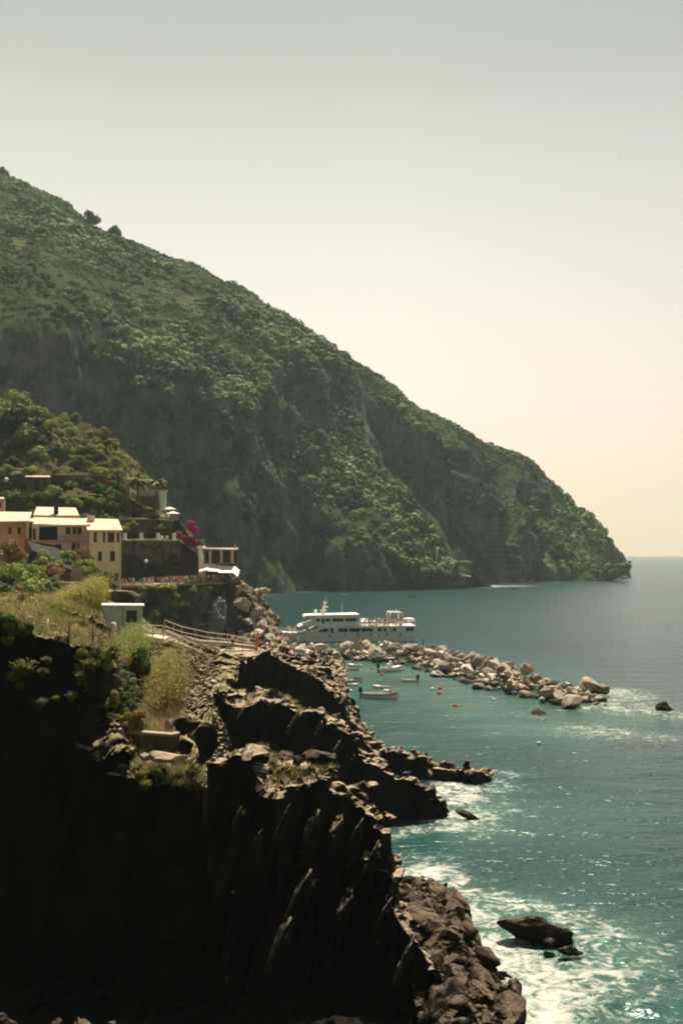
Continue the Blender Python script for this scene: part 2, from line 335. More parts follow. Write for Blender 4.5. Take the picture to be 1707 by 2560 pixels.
A_crest = [(-150, 310, 800), (0, 395, 760), (70, 430, 752), (140, 465, 745), (200, 515, 740), (300, 555, 730), (380, 590, 722), (450, 615, 715), (510, 650, 708), (560, 675, 700), (610, 708, 695), (650, 732, 690), (700, 772, 684), (745, 808, 678), (768, 850, 670), (775, 930, 655), (805, 1010, 640), (850, 1072, 630), (915, 1140, 616), (970, 1200, 606), (998, 1255, 598), (1012, 1285, 594), (1058, 1312, 590), (1068, 1344, 588)]
A_top = [(-150, 690, 560), (0, 690, 560), (50, 690, 560), (100, 692, 560), (150, 705, 562), (220, 745, 568), (300, 795, 574), (380, 815, 578), (440, 840, 580), (500, 885, 582), (545, 900, 584), (590, 920, 588), (625, 935, 590), (640, 960, 590), (660, 1010, 588), (690, 1080, 584), (725, 1140, 580), (775, 1180, 577), (840, 1215, 575), (910, 1255, 573), (955, 1285, 573), (990, 1305, 575), (1046, 1322, 576), (1064, 1346, 584)]
A_shore = [(-150, 1385, 470), (0, 1378, 475), (50, 1376, 480), (100, 1374, 485), (150, 1372, 490), (240, 1369, 495), (320, 1366, 500), (400, 1364, 505), (470, 1363, 510), (540, 1362, 513), (590, 1361, 517), (640, 1360, 521), (680, 1358.5, 535), (710, 1357, 545), (745, 1357, 546), (780, 1357, 546), (820, 1356, 548), (865, 1356, 549), (910, 1355.5, 552), (950, 1355, 554), (980, 1354, 558), (1010, 1352, 566), (1045, 1347.5, 578), (1066, 1346, 584)]
A_back = [(0, 160)] * 13 + [(40, 120), (55, 80), (60, 60), (60, 50), (55, 45), (50, 40), (40, 35), (35, 30), (30, 25), (25, 20), (12, 12)]
B_crest = [(560, 800, 760), (640, 800, 762), (720, 815, 766), (765, 823, 770), (800, 830, 772), (850, 855, 776), (900, 888, 780), (950, 932, 786), (1000, 955, 792), (1050, 985, 800), (1100, 1014, 808), (1150, 1032, 815), (1200, 1050, 822), (1240, 1076, 830), (1262, 1104, 836), (1300, 1145, 842), (1340, 1190, 846), (1380, 1235, 850), (1400, 1262, 852), (1411, 1290, 853), (1419, 1312, 853), (1438, 1326.5, 852)]
B_top = [(560, 1000, 715), (640, 1000, 716), (720, 960, 722), (765, 930, 728), (800, 920, 734), (850, 930, 740), (900, 950, 744), (950, 985, 748), (1000, 1010, 752), (1050, 1040, 758), (1090, 1110, 748), (1130, 1190, 724), (1168, 1230, 716), (1208, 1180, 776), (1228, 1180, 778), (1245, 1200, 762), (1285, 1225, 757), (1325, 1260, 757), (1355, 1285, 762), (1378, 1302, 775), (1400, 1318, 800), (1436, 1328, 848)]
B_shore = [(560, 1347, 690), (640, 1347, 690), (720, 1346, 692), (765, 1346, 694), (800, 1346, 696), (850, 1346, 696), (900, 1346, 694), (950, 1345, 692), (1000, 1345, 690), (1050, 1344, 686), (1100, 1341, 682), (1150, 1337, 690), (1195, 1334, 708), (1212, 1330, 770), (1222, 1330, 764), (1238, 1333, 738), (1275, 1335, 732), (1315, 1335.5, 731), (1350, 1335.5, 730), (1378, 1334, 738), (1402, 1331, 765), (1434, 1328, 838)]
B_back = [(0, 140)] * 8 + [(10, 120)] * 6 + [(25, 90), (30, 75), (35, 60), (35, 45), (30, 35), (25, 25), (15, 15), (8, 6)]

MEADOW = [(640, 700, 700, 30), (750, 700, 720, 24), (560, 640, 710, 20), (480, 800, 700, 18), (760, 860, 650, 22), (700, 850, 650, 16), (850, 640, 690, 15), (300, 610, 720, 22), (320, 640, 690, 18)]
def hill_obj(name, label, H):
    G, n, tv, tu = H
    p = G.reshape(-1, 3)
    # first list, terraced vineyard patches: grass between the rows, following the height lines
    mead_sun = np.zeros(len(p))
    for (x, y, w_, h_) in [(450, 698, 48, 24), (345, 670, 46, 30), (460, 785, 34, 18), (630, 848, 58, 16), (35, 555, 36, 26), (132, 580, 32, 14)] if name == 'hill' and p[:, 0].max() < 190 else [(1145, 1245, 30, 50), (1180, 1300, 20, 20), (1260, 1270, 26, 60), (1310, 1300, 30, 30)]:  # second list: dry grass, and sunlight on rock faces put into the colour
        r_ = p - np.array([0, 0, CAM_H]); cz = math.cos(PITCH); sz = math.sin(PITCH)
        dep = r_[:, 1] * cz + r_[:, 2] * sz; px = 853.5 + F_PX * r_[:, 0] / dep; py = 1280 - F_PX * (r_[:, 2] * cz - r_[:, 1] * sz) / dep
        mead_sun = np.maximum(mead_sun, np.clip(1.6 - ((px - x * K * .999) / (w_ * K)) ** 2 - ((py - y * K) / (h_ * K)) ** 2, 0, 1))
    mead_sun = mead_sun * np.clip(.62 + .75 * fbm(p / 14, 3, 12), 0, 1)
    me = np_mesh(name, p, grid_quads(*G.shape[:2]), True, None, {'meadow_sunlit': mead_sun})
    o = link(name, me, M['hill']); tag(o, label, 'hill', kind='structure')
    return mead_sun.reshape(G.shape[:2])
def hill_mat():
    m = M['hill_rock'].copy(); m.name = 'hillside_ground'; N, L = m.node_tree.nodes, m.node_tree.links; b = N['Principled BSDF']
    src = b.inputs['Base Color'].links[0].from_socket
    a = N.new('ShaderNodeAttribute'); a.attribute_name = 'meadow_sunlit'
    g = N.new('ShaderNodeNewGeometry'); sx = N.new('ShaderNodeSeparateXYZ'); L.new(g.outputs['Position'], sx.inputs[0])
    sn = N.new('ShaderNodeMath'); sn.operation = 'SINE'; ml = N.new('ShaderNodeMath'); ml.operation = 'MULTIPLY'; ml.inputs[1].default_value = 1.7
    L.new(sx.outputs['Z'], ml.inputs[0]); L.new(ml.outputs[0], sn.inputs[0])
    r = ramp(N, [(.2, (.06, .10, .03)), (.8, (.17, .165, .075))]); mr = N.new('ShaderNodeMapRange'); L.new(sn.outputs[0], mr.inputs[0]); mr.inputs[1].default_value = -1; L.new(mr.outputs[0], r.inputs[0])
    L.new(mixc(N, L, a.outputs['Fac'], src, r.outputs[0]), b.inputs['Base Color'])
    return m
M['hill'] = hill_mat()
HA = hill('hill', '', A_crest, A_top, A_shore, A_back, 1.0, 101)
HB = hill('hill', '', B_crest, B_top, B_shore, B_back, 1.15, 202, [.5] * 10 + [.8, 1.5, 1.6, .9, .6, 1.3, 1.5, 1.4, 1.2] + [.8] * 3)
meadA = hill_obj('hill', 'tall scrub covered hill with steep grey cliff dropping behind the village', HA)
mead_sunB = hill_obj('hill', 'farther headland falling in a long ridge to the open sea', HB)
HILLS = [(HA, meadA, A_crest), (HB, mead_sunB, B_crest)]

# woodland on both hills: one mass of crowns, each made of leaf sprays round a lumpy core
def crown_template(n, seed, core=True, leaf=.42, flat=1.0):
    r = np.random.default_rng(seed); V, Q = [], []
    k = r.normal(size=(5, 3)); k /= np.linalg.norm(k, axis=1, keepdims=True)
    d = r.normal(size=(n, 3)); d /= np.linalg.norm(d, axis=1, keepdims=True); d[:, 2] = np.where(d[:, 2] < -.35, -d[:, 2], d[:, 2])
    lump = .72 + .34 * np.max(np.clip(d @ k.T, 0, 1) ** 6, 1) + r.uniform(-.10, .12, n)
    for q in range(n):
        c = d[q] * lump[q] * np.array([1, 1, .8 * flat]); a = d[q] + r.normal(size=3) * .32; a /= np.linalg.norm(a)
        u = np.cross(a, r.normal(size=3)); u /= np.linalg.norm(u); v = np.cross(a, u); s = leaf * r.uniform(.6, 1.2)
        b = len(V); V += [c - u * s, c + v * s * .8, c + u * s, c - v * s * .8]; Q.append((b, b + 1, b + 2, b + 3))
    return np.array(V), np.array(Q)
def scatter_crowns(tmpls, pts, size, tint, seed, squash=1.0):
    r = np.random.default_rng(seed); Vs, Qs, Cs, off = [], [], [], 0
    which = r.integers(0, len(tmpls), len(pts)); rot = r.uniform(0, 6.28, len(pts))
    for k, (tv_, tq) in enumerate(tmpls):
        i = np.where(which == k)[0]
        if not len(i): continue
        c, s = np.cos(rot[i])[:, None], np.sin(rot[i])[:, None]
        x = tv_[None, :, 0] * c - tv_[None, :, 1] * s; y = tv_[None, :, 0] * s + tv_[None, :, 1] * c; z = np.repeat(tv_[None, :, 2], len(i), 0)
        v = np.stack([x, y, z * squash], -1) * size[i][:, None, None] + pts[i][:, None]
        Vs.append(v.reshape(-1, 3)); Cs.append(np.repeat(tint[i], len(tv_), 0))
        Qs.append((tq[None] + off + np.arange(len(i))[:, None, None] * len(tv_)).reshape(-1, 4)); off += len(i) * len(tv_)
    return np.concatenate(Vs), np.concatenate(Qs), np.concatenate(Cs)
def woods():
    T = [crown_template(84, 300 + k, leaf=.28) for k in range(6)]
    P_, S_, C_ = [], [], []
    r = np.random.default_rng(31)
    for (G, n, tv, tu), mead_sun, cr in HILLS:
        g = G[:-1, :-1]; nn = n[:-1, :-1]
        area = np.linalg.norm(np.cross(G[1:, :-1] - g, G[:-1, 1:] - g), axis=-1)
        vv = np.repeat(tv[:-1, None], g.shape[1], 1)
        nz = np.abs(nn[..., 2]); patch = fbm(g / 38, 4, 77)
        gentle = np.clip((nz - .42) / .25, 0, 1)
        dens = .075 * gentle * np.clip(.95 + patch * .9, .3, 1.5) + .030 * np.clip(.25 + 2.2 * patch, 0, 1.5) + .07 * ((vv > 2.8) & (vv < 3.3))
        dens *= np.clip(1 - mead_sun[:-1, :-1] * .85, .1, 1)
        dens = np.where((g[..., 2] < 9), dens * np.clip(g[..., 2] / 9 - .25, 0, 1), dens); dens = dens.copy()
        dens = np.where(vv > 3.5, 0, dens); pine = (vv > 2.9) & (vv < 3.2)
        m = r.random(g.shape[:2]) < dens * area
        pts = g[m]; big = np.clip(.7 + fbm(pts / 60, 3, 5), .35, 1.4)
        s = (1.7 + 3.6 * r.random(len(pts)) ** 2.2) * big * (.55 + .45 * gentle[m]) * np.where(pine[m], 1.25, 1)
        P_.append(pts + nn[m] * .2 * s[:, None] + np.array([0, 0, .2]) * s[:, None]); S_.append(s)
        t = np.clip(.5 + .5 * fbm(pts / 22, 2, 8) + r.normal(size=len(pts)) * .28, 0, 1)[:, None]
        C_.append(np.array([.02, .046, .026]) * (1 - t) + np.array([.20, .29, .12]) * t)
    V, Q, C = scatter_crowns(T, np.concatenate(P_), np.concatenate(S_), np.concatenate(C_), 9)
    print('woodland crowns', sum(map(len, P_)), 'faces', len(Q))
    o = link('woodland', np_mesh('woodland', V, Q, False, C), M['plant_far'])
    tag(o, 'dense dark green scrub and trees covering the headland', 'woodland', kind='stuff')
woods()
# ------------------------------------------------------------------ near cliffs and fins (all terrain)
def relief_obj(name, label, rows, step, amp, size, seed, mat, strata=(.3, .0, 1.0), stretch=3.2, crest_row=None, smooth_u=True, fade_top=.45, smooth=False, weight=None):
    G, tv, tu = loft(rows, step, smooth_u, False)
    n = grid_normals(G)
    w = np.ones(G.shape[:2])
    if crest_row is not None:
        w *= (fade_top + (1 - fade_top) * np.clip(np.abs(tv - crest_row) / .35, 0, 1))[:, None]
    if weight is not None: w *= weight(G, tv, tu)
    face = np.clip(1.35 - np.abs(n[..., 2]) * 2.0, 0, 1)[..., None]      # 1 on steep faces, 0 on flat tops
    nf = n * np.array([1, 1, 0]); nf = nf / (np.linalg.norm(nf, axis=-1, keepdims=True) + 1e-6)
    col = rock_relief(G, amp * .8, size, seed, (.19, 0, 1), 40, .06, fine=.45)[..., None]
    for _ in range(2):
        e = np.pad(col, ((1, 1), (1, 1), (0, 0)), 'edge'); col = (2 * e[1:-1, 1:-1] + e[:-2, 1:-1] + e[2:, 1:-1] + e[1:-1, :-2] + e[1:-1, 2:]) / 6
    blk = rock_relief(G, amp * .75, size * .8, seed + 90, (.5, .2, .6), 1.6)[..., None]
    G = G + (nf * col * face + n * np.array([1, 1, .8]) * blk * (1 - face)) * w[..., None]
    G = G + .05 * amp * (1 - .7 * face) * np.stack([vnoise(G * 3.1, seed + 50 + k) for k in range(3)], -1)
    n2 = grid_normals(G)
    o = link(name, np_mesh(name, G, grid_quads(*G.shape[:2]), smooth), mat); tag(o, label, 'cliff', kind='structure')
    return G, n2, tv, tu
def wpx(px, py, z): return W(px, py, z)

# --- left mass: village slope, ledges and the black face below them
def slope_rows():
    R_ = [[(-200, 1440, 195), (50, 1445, 195), (180, 1450, 195), (280, 1470, 195), (380, 1565, 195), (470, 1606, 190), (600, 1612, 185)],
          [(-200, 1490, 130), (50, 1480, 130), (190, 1495, 128), (290, 1530, 126), (400, 1588, 124), (480, 1604, 122), (580, 1612, 118)],
          [(-200, 1530, 80), (50, 1510, 78), (170, 1515, 76), (300, 1597, 75), (400, 1602, 80), (460, 1612, 90), (530, 1630, 104)],
          [(-200, 1520, 58), (20, 1535, 58), (170, 1570, 58), (265, 1620, 60), (385, 1665, 66), (450, 1690, 76), (530, 1715, 90)],
          [(-200, 1530, 50), (20, 1558, 50), (163, 1605, 50), (250, 1625, 50.5), (360, 1760, 55), (450, 1765, 60), (535, 1775, 75)],
          [(-200, 1700, 49.7), (50, 1700, 49.7), (155, 1710, 49.7), (255, 1750, 50.0), (345, 1835, 50.5), (450, 1842, 51.5), (530, 1870, 60)],
          [(-200, 1900, 49.2), (50, 1900, 49.2), (160, 1900, 49.0), (275, 1935, 48.0), (350, 1958, 46.5), (440, 1957, 46.3), (512, 1960, 47)],
          [(-200, 2080, 48.8), (50, 2080, 48.8), (160, 2080, 48.6), (275, 2080, 47.4), (350, 2070, 46.3), (440, 2070, 46.2), (520, 2080, 46.8)],
          [(-200, 2300, 48.3), (50, 2300, 48.3), (160, 2300, 48), (275, 2300, 46.8), (350, 2300, 46.0), (440, 2300, 45.9), (530, 2300, 46.2)],
          [(-200, 2640, 47.9), (50, 2640, 47.9), (160, 2640, 47.6), (275, 2640, 46.4), (350, 2640, 45.7), (440, 2640, 45.6), (540, 2640, 45.8)]]
    back = [(620, 1620, 185), (610, 1640, 117), (600, 1645, 105), (590, 1760, 92), (580, 1850, 78), (568, 1930, 64), (550, 2010, 53), (560, 2090, 50), (566, 2300, 47.5), (570, 2600, 44)]
    return [[P(*c) for c in row] + [P(*b)] for row, b in zip(R_, back)]
def slope_weight(G, tv, tu):
    w = np.ones(G.shape[:2]); far = np.clip((G[..., 1] - 60) / 60, 0, 1)
    return w * (1 - .35 * far) * np.where(G[..., 1] < 52, np.clip((G[..., 2] - 3) / 7, .3, 1), 1)
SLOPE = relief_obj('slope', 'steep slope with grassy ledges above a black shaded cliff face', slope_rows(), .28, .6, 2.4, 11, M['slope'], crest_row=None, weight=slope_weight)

# --- nearest ridge on the right of it, running out to the lit sea rocks
def ridge(name, label, crest, front, backv, step, amp, size, seed, lean=.0, fade=.8, mat='cliff', backdrop=1.0, top=1.0):
    c = [np.array(q) for q in crest]; f = [np.array(q) for q in front]
    # front face: foot, two points up the face, edge; then the flat top and the far side
    up1 = [b + np.array([(a[0] - b[0]) * .15, (a[1] - b[1]) * .12, (a[2] - b[2]) * .80]) for a, b in zip(f, c)]
    up2 = [b + np.array([(a[0] - b[0]) * .05, (a[1] - b[1]) * .02, (a[2] - b[2]) * .35]) for a, b in zip(f, c)]
    bk = [a + np.array([v[0], v[1], v[2]]) * top for a, v in zip(c, backv)]
    bf = [np.array([b[0] + .5 * v[0], b[1] + 1.5 + .5 * v[1], -1.5]) for b, v in zip(bk, backv)]
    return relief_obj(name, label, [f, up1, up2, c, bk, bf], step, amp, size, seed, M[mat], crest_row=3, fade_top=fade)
def V(*q): return np.array(q, float)
c3 = [P(520, 1915, 46.3), P(578, 1888, 46.5), P(613, 1893, 46.5), P(645, 1897, 46.6), P(653, 1972, 46.0), P(700, 1982, 46.2), P(712, 1968, 46.8), P(768, 1962, 47.3), P(792, 1942, 47.8), P(816, 1950, 48), P(833, 1985, 48), P(861, 1983, 48.3), P(902, 2017, 48.3), P(935, 2042, 48), P(960, 2064, 47.6), P(957, 2105, 47.2), P(953, 2130, 47), P(980, 2172, 46.6), P(985, 2205, 46.3), P(978, 2235, 46), P(1004, 2285, 45.5), P(1032, 2335, 45), P(1060, 2400, 44.6), P(1088, 2445, 44.2), P(1108, 2480, 43.8), P(1125, 2570, 43)]
f3 = [np.array([c[0] + .2, c[1] - (.9 if k < 20 else .7), -3]) for k, c in enumerate(c3)]
b3 = [V(.5, 6, -.8)] * 4 + [V(.3, 4, .6)] * 2 + [V(.3, 5, .3)] * 2 + [V(.5, 3, -.2)] * 3 + [V(.8, 2.4, -.4)] * 4 + [V(.6, 2.4, -.5)] * 5 + [V(.2, 2.0, -.5)] * 6
R3 = ridge('ridge', 'nearest black rock ridge with sunlit broken top', c3, f3, b3, .15, .75, 1.7, 21)

# --- sunlit rock spit at the foot, along the surf
sp_c = [wpx(985, 2230, .9), wpx(1030, 2208, 1.0), wpx(1075, 2225, 1.5), wpx(1100, 2262, 1.8), wpx(1128, 2310, 2.1), wpx(1140, 2380, 2.2), wpx(1150, 2450, 2.2), wpx(1185, 2510, 2.2), wpx(1225, 2600, 2.1), wpx(1260, 2700, 2.0)]
sp_r = [wpx(1010, 2205, -.6), wpx(1070, 2212, -.6), wpx(1150, 2245, -.6), wpx(1186, 2272, -.6), wpx(1205, 2320, -.6), wpx(1245, 2385, -.6), wpx(1275, 2440, -.6), wpx(1318, 2490, -.6), wpx(1352, 2590, -.6), wpx(1400, 2700, -.6)]
sp_l = [wpx(900, 2250, .7), wpx(930, 2245, .8), wpx(960, 2255, .9), wpx(980, 2300, 1.1), wpx(1000, 2340, 1.2), wpx(1010, 2400, 1.2), wpx(1030, 2470, 1.2), wpx(1040, 2540, 1.2), wpx(1080, 2640, 1.2), wpx(1120, 2740, 1.2)]
sp_m = [a * .55 + b * .45 + V(0, 0, .45) for a, b in zip(sp_c, sp_r)]
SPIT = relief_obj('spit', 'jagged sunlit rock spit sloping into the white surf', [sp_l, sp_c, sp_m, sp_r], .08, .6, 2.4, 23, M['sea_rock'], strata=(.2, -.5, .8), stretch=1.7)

# --- second fin
c2 = [P(520, 1735, 80), P(551, 1735, 79.5), P(571, 1757, 79), P(613, 1759, 78.8), P(640, 1752, 78.6), P(675, 1755, 78.4), P(716, 1766, 78), P(750, 1784, 77.8), P(772, 1778, 77.8), P(802, 1787, 77.5), P(810, 1806, 77.3), P(833, 1811, 77.2), P(857, 1818, 77), P(885, 1840, 77), P(892, 1872, 76.8), P(904, 1893, 76.8), P(936, 1917, 76.8), P(960, 1934, 76.8), P(1000, 1947, 76.9), P(1032, 1956, 77), P(1069, 1978, 77), P(1100, 1996, 77.4), P(1116, 2012, 77.8), P(1124, 2034, 78)]
f2 = [np.array([c[0] + .3, c[1] - .9, -2]) for k, c in enumerate(c2)]
b2 = [V(.3, 5, .2)] * 6 + [V(.3, 4.5, -.2)] * 6 + [V(.5, 3, -.4)] * 6 + [V(.4, 2.2, -.4)] * 6
R2 = ridge('ridge', 'middle black rock ridge stepping down to the surf', c2, f2, b2, .22, .60, 1.9, 31)
# --- low rock tongue beyond it
ct = [wpx(930, 1915, 1.3), wpx(952, 1885, 1.5), wpx(985, 1880, 1.9), wpx(1040, 1892, 1.8), wpx(1066, 1893, 2.0), wpx(1085, 1912, 1.2), wpx(1120, 1920, 1.3), wpx(1165, 1922, 1.3), wpx(1185, 1930, 1.1), wpx(1210, 1932, .9), wpx(1228, 1948, .1)]
ft = [np.array([c[0] + .3, c[1] - 2.6, -1]) for c in ct]; bt = [V(.3, 2.6, -.5)] * 11
RT = ridge('reef', 'low jagged rock reef reaching into the surf', ct, ft, bt, .2, .75, 1.5, 37, fade=.9)
# --- third fin with the platform on it
c1 = [P(505, 1634, 105), P(523, 1632, 105), P(558, 1638, 105), P(590, 1648, 104.5), P(613, 1653, 104), P(633, 1652, 104), P(654, 1634, 105), P(680, 1631, 106), P(702, 1650, 106), P(730, 1667, 105.5), P(764, 1684, 105), P(800, 1700, 104.5), P(813, 1716, 104), P(850, 1745, 102), P(870, 1800, 100.5), P(890, 1860, 99)]
f1 = [np.array([c[0] + .3, c[1] - 2.0, -1.5]) for c in c1]
b1_ = [V(.6, 12, .05)] * 8 + [V(.6, 6, .3)] * 8
R1 = ridge('ridge', 'far black rock ridge carrying the lit walking platform', c1, f1, b1_, .25, .85, 2.0, 41, fade=.8)
c0 = [P(680, 1658, 114), P(715, 1650, 114), P(750, 1652, 113), P(784, 1652, 112), P(808, 1662, 111), P(828, 1684, 110), P(838, 1735, 106), P(864, 1765, 104), P(880, 1803, 102), P(896, 1838, 101), P(926, 1878, 99.8), P(940, 1897, 99)]
f0 = [np.array([c[0] + .3, c[1] - 3.0, -1.5]) for c in c0]; b0 = [V(1.2, 5, -.3)] * 6 + [V(1.5, 3, -.6)] * 6
R0 = ridge('ridge', 'steep black rock ridge dropping to the little boat harbour', c0, f0, b0, .25, .9, 1.9, 47)

# --- rock under the people's terrace
tc_ = [(240, 1476, 213), (300, 1464, 215), (350, 1462, 217), (400, 1460, 218), (440, 1459, 220), (480, 1457, 222), (520, 1455, 224), (555, 1454, 226), (580, 1456, 228), (598, 1464, 229), (618, 1484, 229), (640, 1515, 226), (655, 1545, 222), (668, 1570, 218), (690, 1600, 213), (715, 1620, 208)]
tcr = [P(*q) for q in tc_]
tff = [P(250, 1640, 200), P(300, 1640, 200), P(350, 1640, 200), P(400, 1640, 200), P(440, 1640, 200), P(480, 1640, 200), P(520, 1640, 200), P(555, 1640, 200), P(585, 1640, 200), P(605, 1640, 200), P(622, 1640, 200), P(640, 1640, 199), P(655, 1640, 199), P(670, 1640, 199), P(690, 1640, 199), P(715, 1640, 199)]
tbk = [V(0, 15, 0)] * 7 + [V(0, 14, 0), V(1, 12, 0), V(2, 10, -.5), V(3, 9, -1), V(3, 8, -1), V(3, 7, -1), V(3, 7, -1), V(3, 6, -1), V(3, 6, -1)]
TER = ridge('terrace', 'rough grey rock face below the crowded sea terrace', tcr, tff, tbk, .5, 1.7, 5, 53, mat='terrace_rock', fade=.25)

# --- terraced garden slope above the village
def garden_rows():
    X_ = [-200, 0, 100, 200, 300, 400, 455, 500]
    R_ = [[(x, 1470, 231) for x in X_],
          [(x, 1353, 233) for x in X_[:6]] + [(452, 1354, 233), (500, 1400, 234)],
          [(x, 1348, 243) for x in X_[:6]] + [(452, 1350, 243), (500, 1400, 243)],
          [(x, 1299, 244) for x in X_[:6]] + [(448, 1302, 244), (490, 1370, 245)],
          [(x, 1296, 250) for x in X_[:6]] + [(440, 1300, 251), (480, 1365, 252)],
          [(-200, 1236, 252), (0, 1236, 252), (100, 1236, 252), (200, 1238, 252), (300, 1242, 253), (395, 1276, 255), (430, 1305, 257), (470, 1370, 260)],
          [(-200, 1234, 258), (0, 1234, 258), (100, 1234, 258), (200, 1236, 258), (300, 1240, 259), (390, 1274, 261), (425, 1305, 264), (465, 1370, 266)],
          [(-200, 1188, 260), (0, 1188, 260), (100, 1188, 260), (200, 1188, 260), (290, 1190, 261), (335, 1230, 264), (395, 1280, 268), (460, 1370, 272)],
          [(-200, 1180, 267), (0, 1182, 267), (100, 1182, 267), (200, 1182, 267), (286, 1186, 268), (330, 1230, 270), (390, 1280, 274), (455, 1370, 278)],
          [(-200, 1070, 282), (0, 1080, 281), (95, 1090, 280), (180, 1110, 279), (268, 1135, 278), (320, 1200, 278), (380, 1290, 282), (450, 1375, 284)],
          [(-200, 950, 300), (0, 995, 298), (85, 1030, 296), (190, 1048, 292), (240, 1085, 288), (300, 1170, 285), (370, 1290, 288), (445, 1375, 290)]]
    rows = [[P(*c) for c in r_] for r_ in R_]
    rows.append([q + V(8, 22, -.12 * q[2]) for q in rows[-1]]); rows.append([q * V(1, 1, 0) + V(20, 70, -1) for q in rows[-2]])
    return rows
GARDEN = relief_obj('garden', 'terraced hillside with stone walls above the village', garden_rows(), .9, .7, 4, 61, M['garden'], smooth_u=False, stretch=1.4)

# --- unseen hillside left of and behind the viewpoint, shaped to keep skylight off the cliffs
def behind():
    rows = []
    for r_, z in ((11, -1.5), (9, 8), (6.5, 16.5), (2.2, 18.6), (-3, 19.0), (-14, 34), (-40, 75), (-110, 130), (-260, 190)):
        row = []
        for k, a in enumerate(np.linspace(0, 1, 14)):
            # a shoreline running from the left slope, past the viewpoint, out to the right and behind
            base = catmull(np.array([(-66, 62), (-44, 44), (-30, 26), (-17, 10), (-7, 0), (2, -2), (14, -8), (30, -22), (52, -48), (80, -90)], float), np.array([a * 9]))[0]
            nrm = np.array([.62, .78]) if a < .5 else np.array([.55, .83])
            q = base + nrm * r_ * (.35 if r_ > 0 else 1)
            row.append(np.array([q[0], q[1], z]))
        rows.append(row)
    return rows
BEH = relief_obj('hillside', 'steep unseen hillside behind the viewpoint, shaped to block skylight', behind(), 2.2, .5, 5, 71, M['terrace_rock'], stretch=1.5)

# --- dark rocky floor of the cove under the cliffs
def cove():
    rows = []
    for d_ in (30, 34, 38, 42, 45, 49):
        rows.append([np.array([x_, d_ + .6 * math.sin(x_), .35 + .25 * math.sin(x_ * 1.3 + d_) + (0 if x_ < 2 else -.3)]) for x_ in np.linspace(-24, 3.6, 12)] + [np.array([4.2, d_, -1.2])])
    relief_obj('shore', 'dark boulder strewn floor of the cove below the cliffs', rows, .3, .45, 1.6, 81, M['shaded_rock'])
cove()
# ------------------------------------------------------------------ mesh builder for made things
class MB:
    """collects boxes, bars, prisms and tubes into ONE mesh"""
    def __init__(s): s.bm = bmesh.new(); s.mi = 0
    def face(s, pts):
        f = s.bm.faces.new([s.bm.verts.new(p) for p in pts]); f.material_index = s.mi; return f
    def box(s, x0, x1, y0, y1, z0, z1, rot=None, bev=0):
        r = bmesh.ops.create_cube(s.bm, size=1); c = Vector(((x0 + x1) / 2, (y0 + y1) / 2, (z0 + z1) / 2))
        for v in r['verts']:
            v.co = Vector((v.co.x * (x1 - x0), v.co.y * (y1 - y0), v.co.z * (z1 - z0)))
            if rot: v.co = Matrix.Rotation(rot[0], 3, rot[1]) @ v.co
            v.co += c
        fs = {f for v in r['verts'] for f in v.link_faces}
        for f in fs: f.material_index = s.mi
        if bev: bmesh.ops.bevel(s.bm, geom=list({e for f in fs for e in f.edges}), offset=bev, segments=1, affect='EDGES')
        return s
    def hexa(s, bottom, top):      # 4 bottom points, 4 top points
        v = [s.bm.verts.new(p) for p in list(bottom) + list(top)]
        for q in ((3, 2, 1, 0), (4, 5, 6, 7), (0, 1, 5, 4), (1, 2, 6, 5), (2, 3, 7, 6), (3, 0, 4, 7)):
            f = s.bm.faces.new([v[k] for k in q]); f.material_index = s.mi
        return s
    def tube(s, pts, r, n=6, cap=True):
        pts = [Vector(p) for p in pts]; rs = r if isinstance(r, (list, tuple)) else [r] * len(pts); rings = []
        for k, p in enumerate(pts):
            d = (pts[min(k + 1, len(pts) - 1)] - pts[max(k - 1, 0)]).normalized()
            a = d.cross(Vector((.31, .2, .93)) if abs(d.z) < .9 else Vector((1, 0, 0))).normalized(); b = d.cross(a)
            rings.append([s.bm.verts.new(p + (a * math.cos(t) + b * math.sin(t)) * rs[k]) for t in (2 * math.pi * q / n for q in range(n))])
        for A, B in zip(rings, rings[1:]):
            for q in range(n):
                f = s.bm.faces.new((A[q], A[(q + 1) % n], B[(q + 1) % n], B[q])); f.material_index = s.mi; f.smooth = n > 5
        if cap:
            for A in (rings[0][::-1], rings[-1]): s.bm.faces.new(A).material_index = s.mi
        return s
    def ball(s, c, r, sub=2, sc=(1, 1, 1)):
        q = bmesh.ops.create_icosphere(s.bm, subdivisions=sub, radius=r)
        for v in q['verts']: v.co = Vector((v.co.x * sc[0] + c[0], v.co.y * sc[1] + c[1], v.co.z * sc[2] + c[2]))
        for f in {f for v in q['verts'] for f in v.link_faces}: f.smooth = True; f.material_index = s.mi
        return s
    def build(s, name, mat=None, parent=None):
        bmesh.ops.recalc_face_normals(s.bm, faces=s.bm.faces[:])
        me = bpy.data.meshes.new(name); s.bm.to_mesh(me); s.bm.free(); return link(name, me, mat, parent)
def copy_tree(o, parent=None):
    c = o.copy(); COL.objects.link(c); c.parent = parent
    for ch in list(o.children): copy_tree(ch, c)
    return c

